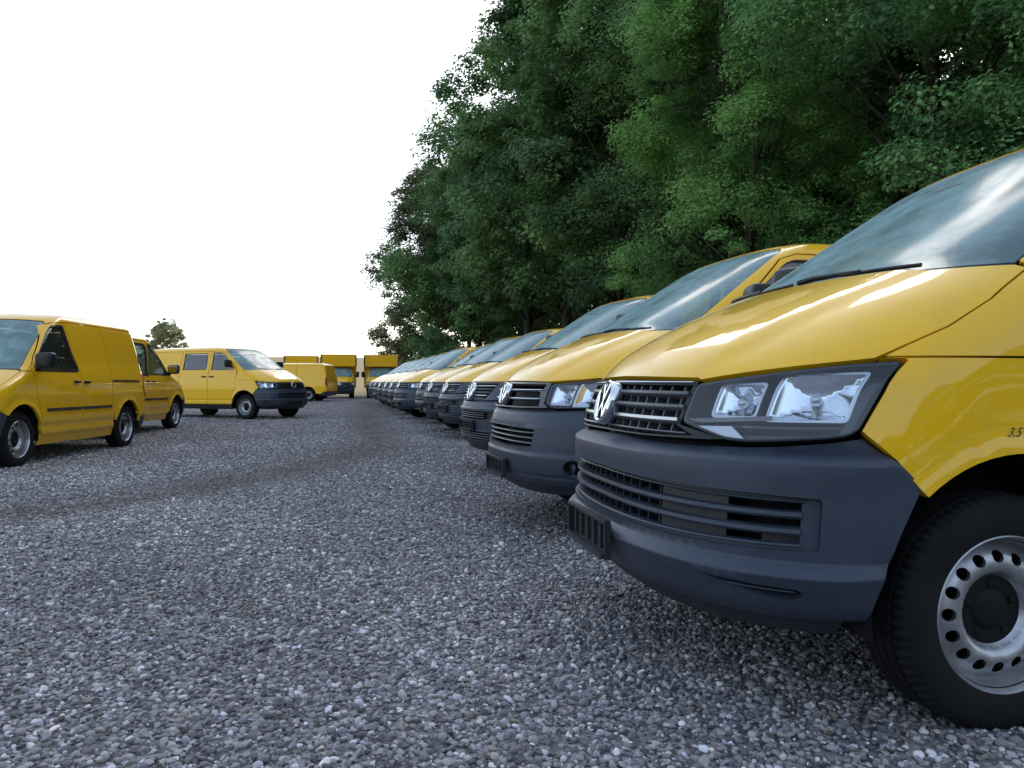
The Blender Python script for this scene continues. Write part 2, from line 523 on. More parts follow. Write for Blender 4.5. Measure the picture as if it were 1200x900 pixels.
# ------------------------------------------------------------------ wheels
def make_wheel(root, x, side, y_face, rad=.335, rim=.218, width=.205, hi=False, holes=16, tw=None):
    """side +1 left, -1 right; built with the outer face towards +Y and turned for the right side"""
    w = link('wheel', None, None, root)
    w.location = (x, y_face * side, rad - .012)
    w.rotation_euler = (0, 0, 0 if side > 0 else math.pi)
    key = (rad, rim, hi, holes)
    if key in WHEELS:
        for src in WHEELS[key]:
            c = src.copy(); col.objects.link(c); c.parent = w
        return w
    parts = []
    R0 = rad; k = 216 if hi else 72
    sh0 = [(-.02, rim - .012), (.0, rim + .004), (.006, rim + .02), (.007, rim + (R0 - rim) * .45), (.002, rim + (R0 - rim) * .72), (-.008, R0 - .016), (-.018, R0 - .006), (-.03, R0 - .001)]
    gr = []
    y = -.04
    for g in range(4):
        gr += [(y, R0), (y - .001, R0 - .008), (y - .008, R0 - .008), (y - .009, R0)]
        y -= (width - .08) / 3.4
    prof = sh0 + gr + [(-width - a[0], a[1]) for a in reversed(sh0)]
    n = len(prof); V = []; F_ = []
    for j in range(k):
        t = 2 * math.pi * j / k
        notch = hi and j % 3 == 0
        for i, (yy, r) in enumerate(prof):
            if notch and r > R0 - .02 and (i < 9 or i > n - 10): r -= .007
            V.append((r * math.cos(t), yy, r * math.sin(t)))
    for j in range(k):
        e = ((j + 1) % k) * n
        for i in range(n - 1):
            F_.append((j * n + i, j * n + i + 1, e + i + 1, e + i))
    parts.append(link('tyre', mesh('tyre', V, F_, angle=28), M_TYRE, w))
    # pressed steel rim: lip, drop, then a pierced disc
    q = rim / .218
    mb = MB(); mb.lathe([(-.16, rim * .92), (-.03, rim * .93), (-.018, rim * .955), (-.006, rim * .975), (.002, rim), (-.004, rim * 1.03), (-.016, rim * 1.01)], 96 if hi else 48)
    rimo = link('rim', mesh('rim', mb.v, mb.f, angle=50), M_RIM, w)
    parts.append(rimo)
    prof_d = np.array([(.098, -.062), (.108, -.04), (.122, -.028), (.140, -.026), (.160, -.032), (.178, -.048), (.196, -.066), (.206, -.07)])
    fd = lambda r: np.interp(r, prof_d[:, 0] * q, prof_d[:, 1])
    th = 2 * math.pi / holes; r0, r1 = .098 * q, .206 * q; rh = .156 * q
    hr = min(.0185, th * .156 * .36) * q
    pts = []; ed = []
    rect = dense([(-th / 2 * rh, r0), (th / 2 * rh, r0), (th / 2 * rh, r1), (-th / 2 * rh, r1)], .012 if hi else .03)
    circ = [(hr * math.cos(a), rh + hr * .92 * math.sin(a)) for a in np.linspace(0, 2 * math.pi, 16 if hi else 10, endpoint=False)]
    gx = np.linspace(-th / 2 * rh, th / 2 * rh, 7)[1:-1]; gz = np.linspace(r0, r1, 14)[1:-1]
    G = np.array([(a, b) for a in gx for b in gz]); G = G[np.hypot(G[:, 0], G[:, 1] - rh) > hr * 1.25]
    pts = [Vector(p) for p in rect + circ] + [Vector(p) for p in G.tolist()]
    nr, nc = len(rect), len(circ)
    ed = [(i, (i + 1) % nr) for i in range(nr)] + [(nr + i, nr + (i + 1) % nc) for i in range(nc)]
    vv, _, ff, _, _, _ = delaunay_2d_cdt(pts, ed, [], 0, 1e-6)
    V2 = np.array([tuple(p) for p in vv]); F2 = [f for f in ff if np.hypot(V2[list(f)].mean(0)[0], V2[list(f)].mean(0)[1] - rh) > hr * .93]
    V = []; F_ = []; NN = []
    for s_ in range(holes):
        b = len(V); an = V2[:, 0] / rh + s_ * th; r = V2[:, 1]
        dy = (fd(r + .004) - fd(r - .004)) / .008
        for a, rr_, d in zip(an, r, dy):
            V.append((rr_ * math.cos(a), float(fd(rr_)), rr_ * math.sin(a)))
            nv = Vector((-d * math.cos(a), 1, -d * math.sin(a))).normalized(); NN.append(tuple(nv))
        for f in F2:
            p = [Vector(V[b + i]) for i in f]
            nrm = (p[1] - p[0]).cross(p[2] - p[0])
            F_.append(tuple(b + i for i in (f if nrm.y > 0 else f[::-1])))
        b2 = len(V)     # hole walls
        for (u, v_) in circ:
            a = u / rh + s_ * th
            V.append((v_ * math.cos(a), float(fd(v_)), v_ * math.sin(a))); V.append((v_ * math.cos(a), float(fd(v_)) - .012, v_ * math.sin(a)))
            NN += [(-math.cos(a) * 1, .2, -math.sin(a))] * 2
        for i in range(nc):
            j = (i + 1) % nc
            F_.append((b2 + 2 * i, b2 + 2 * i + 1, b2 + 2 * j + 1, b2 + 2 * j))
    parts.append(link('wheel_disc', mesh('wheel_disc', V, F_, NN), M_RIM, w))
    mb = MB(); mb.lathe([(-.115, .001), (-.115, .2 * q)], 40)
    parts.append(mb.build('brake_drum', M_VOID, w))
    mb = MB(); mb.lathe([(-.075, .104 * q), (-.062, .1 * q), (-.058, .085 * q), (-.062, .06 * q), (-.052, .05 * q), (-.048, .03 * q), (-.046, .001)], 48)
    for k5 in range(5):
        a = 2 * math.pi * k5 / 5 + .3
        mb.sbox((.075 * q * math.cos(a), -.06, .075 * q * math.sin(a)), (.022, .014, .022), .6, 12, 8)
    parts.append(mb.build('hub_cap', M_VOID, w))
    WHEELS[key] = parts
    return w
WHEELS = {}

# ------------------------------------------------------------------ badge, plate, small fittings
def make_badge(root, sh, z, r=.08, s=0.0, off=.03, metal=M_CHROME):
    p = sh.P(s, z); n = sh.N(s, z); n = Vector(n); c = Vector(p) + n * (off - .012)
    yv = Vector((0, 1, 0)); up = n.cross(yv).normalized()
    to = lambda u, v, d: c + yv * u * r + up * v * r + n * d
    b = link('badge', None, None, root)
    mb = MB(); k = 40
    prof = [(.80, .006), (.83, .013), (.92, .017), (1.0, .012), (1.03, .0), (1.0, -.03)]
    V = []; F_ = []
    for j in range(k):
        t = 2 * math.pi * j / k
        for (q, d) in prof: V.append(to(q * math.cos(t), q * math.sin(t), d))
    m = len(prof)
    for j in range(k):
        e = ((j + 1) % k) * m
        for i in range(m - 1): F_.append((j * m + i, e + i, e + i + 1, j * m + i + 1))
    mb.add(V, F_)
    def stroke(pl, wd, d0=-.002, d1=.014):
        pl = [Vector((a, q)) for a, q in pl]
        L = []; Rr = []
        for i, p_ in enumerate(pl):
            d = (pl[min(i + 1, len(pl) - 1)] - pl[max(i - 1, 0)]).normalized()
            e = Vector((-d.y, d.x))
            if 0 < i < len(pl) - 1:
                d1_ = (pl[i] - pl[i - 1]).normalized(); e1 = Vector((-d1_.y, d1_.x)); s_ = max(.42, e.dot(e1)); e = e / s_
            L.append(p_ + e * wd / 2); Rr.append(p_ - e * wd / 2)
        for i in range(len(pl) - 1):
            q4 = [L[i], Rr[i], Rr[i + 1], L[i + 1]]
            V = [to(a.x, a.y, d0) for a in q4] + [to(a.x, a.y, d1) for a in q4]
            mb.add(V, [(4, 5, 6, 7), (0, 1, 5, 4), (1, 2, 6, 5), (2, 3, 7, 6), (3, 0, 4, 7)])
    stroke([(-.36, .80), (0, .06), (.36, .80)], .17)
    stroke([(-.80, .36), (-.38, -.70), (0, -.02), (.38, -.70), (.80, .36)], .17)
    mb.build('emblem', metal, b, angle=30)
    mb = MB()
    mb.add([to(math.cos(2 * math.pi * j / 32) * .98, math.sin(2 * math.pi * j / 32) * .98, -.002) for j in range(32)], [tuple(range(32))])
    mb.build('emblem_back', M_BLACK, b, smooth=False)

def make_plate(root, x, z0, z1, hw, tilt=0.0):
    p = link('number_plate_holder', None, None, root)
    mb = MB()
    zc, hz = (z0 + z1) / 2, (z1 - z0) / 2
    for s in (-1, 1): mb.box((x + .008, s * (hw - .006), zc), (.022, .012, hz * 2))
    mb.box((x + .008, 0, z1 - .005), (.024, hw * 2 - .026, .010))
    mb.box((x + .012, 0, z0 + .009), (.034, hw * 2 - .026, .018))
    mb.build('holder_frame', M_PLASTD, p, smooth=False)
    MB().box((x - .004, 0, zc), (.012, hw * 2 - .03, hz * 2 - .03)).build('holder_plate', M_BLACK, p, smooth=False)
    for k in range(5):
        yy = -hw + 2 * hw * (k + 1) / 6
        MB().box((x + .006, yy, zc), (.010, .012, hz * 2 - .05)).build('holder_rib', M_PLASTD, p, smooth=False)

def make_mirror(root, x, y, z, side, m=M_BLACK, sz=(.13, .24, .2)):
    r = link('door_mirror', None, None, root)
    mb = MB()
    rot = Matrix.Rotation(R(-14 * side), 3, 'Z')
    mb.sbox((x, side * (y + .15), z + .05), sz, .45, 24, 16, rot, lambda p: [p[0], p[1] * (1 + .12 * p[2] / sz[2]), p[2] * (1 + .1 * side * p[1] / sz[1])])
    mb.sbox((x - .01, side * (y + .02), z - .03), (.09, .16, .06), .5, 16, 8)
    mb.build('mirror_housing', m, r, angle=60)
    g = MB().sbox((x - sz[0] * .47, side * (y + .15), z + .05), (.012, sz[1] * .82, sz[2] * .8), .3, 20, 8, rot)
    g.build('mirror_glass', M_MIRR, r, angle=60)

def make_wiper(root, sh, s0, z0, s1, z1):
    S = np.linspace(s0, s1, 12); Z = np.linspace(z0, z1, 12)
    p = sh.D(S, Z, .010)
    mb = MB(); mb.tube(p, [.004] * 4 + [.007] * 8, 6)
    q = sh.D(np.array([s0 - .05 * np.sign(s1 - s0), s0, (s0 + s1) / 2]), np.array([z0 - .012, z0, (z0 + z1) / 2]), .016)
    mb.tube(q, [.012, .011, .006], 6)
    mb.build('wiper', M_BLACK, root)

def make_seat(root, x, y, z):
    s = link('seat', None, None, root)
    MB().sbox((x, y, z), (.5, .46, .2), .45).build('cushion', M_SEAT, s, angle=60)
    MB().sbox((x - .27, y, z + .35), (.16, .44, .66), .5, rot=Matrix.Rotation(R(-14), 3, 'Y')).build('backrest', M_SEAT, s, angle=60)
    MB().sbox((x - .37, y, z + .76), (.1, .25, .18), .55, rot=Matrix.Rotation(R(-10), 3, 'Y')).build('headrest', M_SEAT, s, angle=60)

def place_text(root, sh, body, s0, z0, size, m):
    cu = bpy.data.curves.new('lettering', 'FONT'); cu.body = body; cu.size = size
    o = bpy.data.objects.new('lettering_source', cu); col.objects.link(o)
    dg = bpy.context.evaluated_depsgraph_get()
    me = bpy.data.meshes.new_from_object(o.evaluated_get(dg))
    bpy.data.objects.remove(o); bpy.data.curves.remove(cu)
    n = len(me.vertices); v = np.zeros(n * 3); me.vertices.foreach_get('co', v); v = v.reshape(-1, 3)
    v = sh.D(s0 + v[:, 0], z0 + v[:, 1], .0045)
    me.vertices.foreach_set('co', v.ravel()); me.update()
    me.materials.clear()
    return link('lettering', me, m, root)

# ------------------------------------------------------------------ vehicles
T5 = dict(
 xf=[(.25,.82),(.32,.86),(.42,.895),(.5,.9),(.62,.895),(.72,.89),(.8,.875),(.88,.85),(.96,.825),(1.0,.80),(1.03,.765),(1.08,.69),(1.15,.57),(1.22,.42),(1.29,.25),(1.345,.10),(1.40,.01),(1.5,-.15),(1.6,-.31),(1.7,-.47),(1.8,-.63),(1.87,-.745),(1.92,-.85),(1.95,-.94),(1.975,-1.08),(1.985,-1.25)],
 w=[(.25,.88),(.35,.925),(.5,.945),(.8,.95),(1.0,.945),(1.1,.938),(1.2,.92),(1.3,.895),(1.4,.875),(1.5,.855),(1.7,.81),(1.8,.785),(1.87,.76),(1.92,.715),(1.95,.66),(1.975,.55),(1.985,.4)],
 c=[(.25,.6),(.6,.64),(.85,.7),(1.03,.74),(1.15,.7),(1.3,.56),(1.36,.46),(1.6,.36),(1.85,.28),(1.97,.28)],
 n=[(.25,2.6),(.6,2.6),(.85,2.4),(1.03,2.3),(1.3,2.3),(1.4,2.4),(1.9,2.6)],
 xr=[(.25,-3.9),(.5,-3.98),(1.0,-3.99),(1.3,-3.96),(1.8,-3.86),(1.9,-3.8),(1.97,-3.5)])
CADDY = dict(
 xf=[(.22,.76),(.32,.82),(.45,.86),(.6,.86),(.7,.84),(.78,.80),(.85,.73),(.90,.64),(.96,.48),(1.02,.29),(1.07,.12),(1.12,.0),(1.2,-.12),(1.3,-.27),(1.4,-.42),(1.5,-.57),(1.6,-.73),(1.67,-.86),(1.72,-1.0),(1.76,-1.2),(1.785,-1.5),(1.80,-1.9)],
 w=[(.22,.83),(.35,.87),(.5,.89),(.8,.895),(.95,.885),(1.05,.865),(1.1,.85),(1.2,.82),(1.4,.785),(1.55,.75),(1.65,.725),(1.70,.70),(1.74,.655),(1.77,.58),(1.79,.48),(1.80,.38)],
 c=[(.22,.5),(.6,.56),(.8,.58),(.95,.55),(1.08,.45),(1.3,.36),(1.6,.3),(1.8,.26)],
 n=[(.22,2.6),(.7,2.4),(1.0,2.3),(1.8,2.5)],
 xr=[(.22,-3.25),(.5,-3.34),(.9,-3.34),(1.2,-3.31),(1.5,-3.26),(1.65,-3.22),(1.74,-3.17),(1.80,-3.08)])
SH5 = Shell(**T5)
SHC = Shell(**CADDY)

def dense_open(poly, h):
    o = []
    for a, b in zip(poly[:-1], poly[1:]):
        n = max(1, int(math.ceil(math.hypot(b[0] - a[0], b[1] - a[1]) / h)))
        o += [(a[0] + (b[0] - a[0]) * k / n, a[1] + (b[1] - a[1]) * k / n) for k in range(n)]
    return o + [tuple(poly[-1])]

def arc(cx, cz, r, a0, a1, n=20):
    return [(cx + r * math.cos(R(a0 + (a1 - a0) * k / n)), cz + r * math.sin(R(a0 + (a1 - a0) * k / n))) for k in range(n + 1)]

def lamp(root, sh, side, outl, cups, strip=None, indicator=None, hi=False):
    """headlamp: black bezel, dark housing, bright bowls, clear lens; cups are (s0, s1, z0, z1)"""
    L = link('headlight', None, None, root)
    mir = (lambda p: mirror(p)) if side < 0 else (lambda p: p)
    o = rounded(outl, .02, 3)
    hb = .02
    inn = inset(inset(o, .002), .009)
    panel('bezel', sh, mir(o), M_BLACK, L, holes=[mir(inn)], h=.03, off=.001, rim=.07, gap=.003, hb=hb)
    panel('lens', sh, mir(inset(o, .007)), M_LENS, L, h=.035, off=.004, rim=0, gap=0, hb=hb)
    panel('lamp_housing', sh, mir(inset(o, .004)), M_HOUS, L, h=.04, off=-.062, rim=0, gap=0, hb=hb)
    zlo = min(p[1] for p in o); zhi = max(p[1] for p in o); slo = min(p[0] for p in o); shi = max(p[0] for p in o)
    for kk in range(3):        # stepped inner trims of the housing
        zf0 = zlo + (zhi - zlo) * (.20 + .05 * kk)
        bar('inner_trim', sh, (slo + .10 + .02 * kk) * side, (shi - .07) * side, lambda a, zf0=zf0: zf0, [(-.06, -.006), (-.044 - .004 * kk, -.005), (-.042 - .004 * kk, .003), (-.06, .006)][::side], M_BLACK if kk != 1 else M_SATIN, L, 12)
    for (s0, s1, z0, z1) in cups:
        sc_, zc = (s0 + s1) / 2, (z0 + z1) / 2; hw, hh = (s1 - s0) / 2, (z1 - z0) / 2
        def f(S, Z, p, sc_=sc_, zc=zc, hw=hw, hh=hh):
            u = np.clip(np.maximum(np.abs(np.abs(S) - sc_) / hw, np.abs(Z - zc) / hh), 0, 1)
            return -.060 + .045 * u ** 2.5
        cup = panel('reflector', sh, mir(rounded([(s0, z0), (s1, z0), (s1, z1), (s0, z1)], .012, 3)), M_REFL, L, h=.012, off=f, rim=.004, gap=0)
        ro = rounded([(s0 - .007, z0 - .006), (s1 + .007, z0 - .006), (s1 + .007, z1 + .006), (s0 - .007, z1 + .006)], .016, 3)
        ri = rounded([(s0 + .001, z0 + .001), (s1 - .001, z0 + .001), (s1 - .001, z1 - .001), (s0 + .001, z1 - .001)], .012, 3)
        panel('reflector_trim', sh, mir(ro), M_SATIN, L, holes=[mir(ri)], h=.03, off=-.013, rim=.02, gap=0)
        c0 = sh.D(np.array([sc_ * side]), np.array([zc]), -.045)[0]
        link('bulb_shield', mesh('bulb_shield', *(lambda m: (m.v, m.f))(MB().sbox(tuple(c0), (.034, .034, .034), 1.0, 16, 10)), angle=60), M_SATIN, L)
    if strip:
        s0, s1, z0, z1 = strip
        zf = lambda a: z0 + (z1 - z0) * (a - s0) / (s1 - s0)
        bar('chrome_strip', sh, s0 * side, s1 * side, zf, [(-.05, -.006), (-.008, -.007), (-.006, .005), (-.05, .006)][::side], M_CHROME, L, 10)
    if indicator:
        panel('indicator', sh, mir(indicator), M_AMBER, L, h=.02, off=-.02, rim=.02, gap=0)

def fins(name, sh, ss, z0, z1, d0, d1, m, parent, t=.004):
    mb = MB()
    for s in ss:
        zz = np.array([z0, z1]); p = sh.D(np.array([s, s]), zz, d0); q = sh.D(np.array([s, s]), zz, d1)
        tv = sh.P(s + .01, (z0 + z1) / 2) - sh.P(s - .01, (z0 + z1) / 2); tv = tv / np.linalg.norm(tv) * t / 2
        c = [p[0] - tv, q[0] - tv, q[0] + tv, p[0] + tv, p[1] - tv, q[1] - tv, q[1] + tv, p[1] + tv]
        mb.add(c, [(0, 3, 2, 1), (4, 5, 6, 7), (0, 1, 5, 4), (1, 2, 6, 5), (2, 3, 7, 6), (3, 0, 4, 7)])
    return mb.build(name, m, parent, smooth=False, kind='stuff')

def front_t6(root, sh):
    # --- bumper
    bh = [(0, .302), (.3, .304), (.6, .312), (.9, .318), (1.06, .325), (1.112, .426), (1.15, .51), (1.19, .615), (1.214, .693), (1.10, .757), (.983, .823), (.887, .811), (.75, .799), (.66, .793), (.5, .788), (.37, .785), (.2, .79), (0, .792)]
    zs = np.array([.28, .31, .335, .36, .40, .450, .456, .482, .488, .60, .66, .741, .747, .788, .80, .83])
    of = np.array([-.03, -.012, .0, .010, .017, .034, .033, .000, -.002, .006, .010, .022, .021, -.026, -.030, -.034])
    def off(S, Z, p):
        a = np.clip((1.18 - np.abs(S)) / .25, 0, 1); o = np.interp(Z, zs, of)
        return o * np.where(o > 0, a * (2 - a), 1)
    fr = rounded(half2full([(0, .672), (.4, .668), (.70, .663), (.908, .657), (.918, .515), (.70, .511), (.4, .508), (0, .505)]), .018, 3)
    og = rounded(half2full([(0, .660), (.4, .656), (.70, .651), (.852, .647), (.858, .530), (.70, .524), (.4, .519), (0, .516)]), .012, 3)
    slot = rounded([(.57, .431), (.86, .420), (.875, .405), (.845, .383), (.80, .381), (.68, .405)], .012)
    b = panel('bumper', sh, half2full(bh), M_PLAST, root, holes=[fr, slot, mirror(slot)], h=.045, hz=.02, off=off, rim=.045, gap=.001, hb=.014, rows=np.concatenate([np.arange(.32, .44, .02), [.447, .452, .457, .469, .480, .485, .489], np.arange(.53, .73, .02), [.740, .7435, .748, .767, .780]]))
    panel('lower_grille_frame', sh, fr, M_PLAST, b, holes=[og], h=.05, off=-.020, rim=.035, gap=.0015, hb=.02)
    for z in (.609, .563):
        bar('bumper_slat', sh, -.856, .856, lambda a, z=z: z + .003 * (1 - a / .86) + .003, slat(.022, -.06, -.006), M_PLAST, b, 48)
    bar('bumper_slat', sh, -.86, .86, lambda a: .529 - .012 * (1 - a / .86), slat(.009, -.05, -.012), M_PLAST, b, 48)
    bar('bumper_slat', sh, -.86, .86, lambda a: .648 + .011 * (1 - a / .86), slat(.009, -.05, -.010), M_PLAST, b, 48)
    for sd_ in (1, -1):
        q = [(.385, .518), (.63, .524), (.63, .655), (.385, .660)]
        panel('blanking_plate', sh, q if sd_ > 0 else mirror(q), M_PLASTD, b, h=.06, off=-.034, rim=.01, gap=0)
        q = [(.74, .524), (.86, .528), (.86, .56), (.74, .557)]
        panel('blanking_plate', sh, q if sd_ > 0 else mirror(q), M_PLASTD, b, h=.06, off=-.038, rim=.01, gap=0)
        zf = lambda a: .412 - (a - .6) * .01
        bar('slot_slat', sh, .60 * sd_, .85 * sd_, zf, slat(.006, -.04, .016)[::sd_], M_PLAST, b, 12)
        panel('slot_back', sh, slot if sd_ > 0 else mirror(slot), M_PLASTD, b, h=.05, off=-.028, rim=0, gap=-.004)
    fins('lower_grille_fins', sh, np.arange(-.38, .381, .058), .515, .658, -.065, -.034, M_PLASTD, b, .005)
    panel('bumper_underside', sh, half2full([(0, .235), (.5, .24), (.95, .25), (1.02, .33), (.5, .325), (0, .32)]), M_PLASTD, b, h=.07, off=-.035, rim=.02)
    # --- grille
    g = panel('grille', sh, half2full([(0, .800), (.3, .798), (.55, .802), (.60, .806), (.44, .842), (.452, .970), (.44, .976), (0, .984)]), M_BLACK, root,
              holes=[half2full([(0, .806), (.3, .804), (.50, .810), (.425, .840), (.438, .962), (0, .968)])], h=.05, off=-.002, rim=.04, gap=.001)
    bar('grille_slat', sh, -.438, .438, lambda a: .972 - .008 * a, slat(.008, -.02, .008), M_SATIN, g, 30)
    for z in (.940, .899): bar('grille_slat', sh, -.435, .435, lambda a, z=z: z - .010 * a, slat(.019, -.045, .006), M_GRILL, g, 30)
    bar('grille_slat', sh, -.432, .432, lambda a: .857 - .010 * a, slat(.020, -.045, .010), M_SATIN, g, 30)
    bar('grille_slat', sh, -.47, .47, lambda a: .820 - .010 * a, slat(.009, -.045, .004), M_GRILL, g, 30)
    fins('grille_fins', sh, [a for a in np.arange(-.40, .41, .057)], .81, .965, -.045, -.012, M_GRILL, g, .005)
    make_badge(root, sh, .893, .082, off=.036)
    make_plate(root, .934, .368, .500, .24)
    hl = [(.444, .846), (.452, .968), (.58, .988), (.711, 1.006), (.85, 1.022), (.966, 1.029), (.980, 1.022), (.981, .939), (.960, .838), (.935, .822), (.887, .814), (.75, .803), (.661, .798), (.60, .802)]
    ind = [(.475, .845), (.60, .849), (.652, .812), (.60, .810)]
    for sd_ in (1, -1):
        lamp(root, sh, sd_, hl, [(.535, .660, .876, .970), (.700, .915, .868, .998)], (.455, .715, .856, .872), ind)
    return [(0, .994), (.2, .990), (.440, .983), (.452, .977), (.58, .997), (.711, 1.014), (.85, 1.029), (.892, 1.034)], hl

def front_t52(root, sh):
    bh = [(0, .312), (.3, .314), (.6, .325), (.9, .335), (1.06, .35), (1.112, .426), (1.15, .51), (1.19, .615), (1.214, .693), (1.10, .757), (.983, .820), (.887, .816), (.75, .813), (.60, .809), (.5, .806), (.3, .806), (0, .806)]
    zs = np.array([.30, .325, .375, .395, .405, .50, .52, .528, .534, .60, .695, .703, .709, .72, .77, .795, .81])
    of = np.array([-.03, -.01, .006, .004, .012, .018, .018, .012, .006, .008, .012, .014, .004, .004, .0, -.008, -.02])
    def off(S, Z, p):
        a = np.clip((1.18 - np.abs(S)) / .25, 0, 1); o = np.interp(Z, zs, of)
        return o * np.where(o > 0, a * (2 - a), 1)
    og = rounded(half2full([(0, .690), (.3, .688), (.50, .682), (.475, .572), (.3, .566), (0, .562)]), .012, 2)
    circ = [(.80 + .062 * math.cos(a), .455 + .052 * math.sin(a)) for a in np.linspace(0, 2 * math.pi, 20, endpoint=False)]
    b = panel('bumper', sh, half2full(bh), M_PLAST, root, holes=[og, circ, mirror(circ)], h=.05, hz=.012, off=off, rim=.04, gap=.001, hb=.016)
    for z in (.660, .627, .594): bar('bumper_slat', sh, -.49, .49, lambda a, z=z: z, slat(.012, -.05, .002), M_GRILL, b, 30)
    for sd_ in (1, -1):
        def fo(S, Z, p): return -.03 + .0 * S
        panel('fog_lamp_recess', sh, circ if sd_ > 0 else mirror(circ), M_PLASTD, b, h=.03, off=-.035, rim=0, gap=-.006)
        c0 = sh.D(np.array([.795 * sd_]), np.array([.455]), -.02)[0]
        MB().sbox(tuple(c0), (.03, .07, .07), 1, 20, 12).build('fog_lamp_cover', M_PLAST, b, angle=60)
    panel('bumper_underside', sh, half2full([(0, .245), (.5, .25), (.95, .265), (1.05, .36), (.5, .34), (0, .33)]), M_PLASTD, b, h=.07, off=-.03, rim=.02)
    g = panel('grille', sh, half2full([(0, .814), (.3, .814), (.56, .820), (.515, .846), (.515, .972), (.50, .978), (0, .986)]), M_GRILL, root,
              holes=[half2full([(0, .822), (.3, .822), (.485, .826), (.475, .868), (0, .868)]), half2full([(0, .880), (.465, .880), (.455, .918), (.43, .924), (0, .926)]), half2full([(0, .938), (.47, .936), (.485, .962), (.47, .968), (0, .974)])], h=.05, off=.004, rim=.03, gap=.001)
    for z in (.874, .931): bar('grille_slat', sh, -.47, .47, lambda a, z=z: z, slat(.010, -.02, .012), M_SATIN, g, 30)
    make_badge(root, sh, .900, .080, off=.034)
    make_plate(root, .925, .345, .468, .25)
    hl = [(.522, .852), (.522, .972), (.7, .987), (.9, 1.004), (.968, 1.006), (.985, .99), (.985, .93), (.955, .832), (.93, .820), (.75, .817), (.62, .815), (.575, .820)]
    for sd_ in (1, -1): lamp(root, sh, sd_, hl, [(.56, .70, .848, .965), (.725, .92, .838, .988)])
    return [(0, .994), (.2, .992), (.50, .985), (.7, .996), (.85, 1.009), (.90, 1.018), (.905, 1.036)], hl

def front_t51(root, sh):
    bh = [(0, .325), (.3, .327), (.6, .335), (.9, .345), (1.06, .36), (1.112, .426), (1.15, .51), (1.19, .615), (1.214, .693), (1.10, .757), (.983, .820), (.887, .815), (.75, .812), (.61, .808), (.5, .790), (.38, .788), (.2, .784), (0, .782)]
    zs = np.array([.30, .335, .36, .48, .49, .585, .69, .70, .715, .722, .76, .785, .81])
    of = np.array([-.03, -.01, .008, .012, .006, .010, .014, .022, .022, .004, .0, -.008, -.015])
    def off(S, Z, p):
        a = np.clip((1.18 - np.abs(S)) / .25, 0, 1); o = np.interp(Z, zs, of)
        return o * np.where(o > 0, a * (2 - a), 1)
    op = rounded(half2full([(0, .683), (.3, .682), (.53, .676), (.52, .602), (.3, .598), (0, .598)]), .01, 2)
    lo = rounded(half2full([(0, .474), (.3, .473), (.62, .470), (.60, .392), (.3, .386), (0, .384)]), .01, 2)
    b = panel('bumper', sh, half2full(bh), M_PLAST, root, holes=[op, lo], h=.05, hz=.012, off=off, rim=.04, gap=.001, hb=.016)
    for z in (.664, .641, .618): bar('bumper_slat', sh, -.37, .37, lambda a, z=z: z, slat(.011, -.05, .002), M_PLAST, b, 30)
    for z in (.452, .428, .404): bar('bumper_slat', sh, -.60, .60, lambda a, z=z: z, slat(.015, -.05, .008), M_PLAST, b, 30)
    for sd_ in (1, -1):
        q = [(.375, .600), (.525, .604), (.535, .676), (.375, .681)]
        panel('blanking_plate', sh, q if sd_ > 0 else mirror(q), M_PLASTD, b, h=.05, off=-.03, rim=.012, gap=0)
    panel('bumper_underside', sh, half2full([(0, .245), (.5, .25), (.95, .265), (1.05, .37), (.5, .35), (0, .34)]), M_PLASTD, b, h=.07, off=-.03, rim=.02)
    g = panel('grille', sh, half2full([(0, .792), (.2, .794), (.38, .797), (.52, .800), (.61, .818), (.645, .976), (.5, .981), (0, .986)]), M_PLAST, root,
              holes=[half2full([(0, .800), (.30, .803), (.355, .815), (.475, .965), (.46, .970), (0, .976)])], h=.05, off=.003, rim=.04, gap=.001)
    for z in (.945, .912, .879, .846, .816): bar('grille_slat', sh, -.33 - (z - .82) * 1.0, .33 + (z - .82) * 1.0, lambda a, z=z: z, slat(.014, -.035, .008), M_SATIN if z in (.945, .846) else M_GRILL, g, 30)
    make_badge(root, sh, .885, .098, off=.034)
    make_plate(root, .922, .478, .588, .25)
    hl = [(.622, .822), (.652, .968), (.70, .978), (.85, .996), (.945, 1.008), (.985, .995), (.988, .91), (.955, .830), (.93, .821), (.75, .818)]
    for sd_ in (1, -1): lamp(root, sh, sd_, hl, [(.68, .79, .848, .955), (.81, .925, .85, .975)])
    return [(0, .994), (.2, .992), (.50, .988), (.65, .985), (.7, .988), (.85, 1.005), (.90, 1.018), (.905, 1.036)], hl

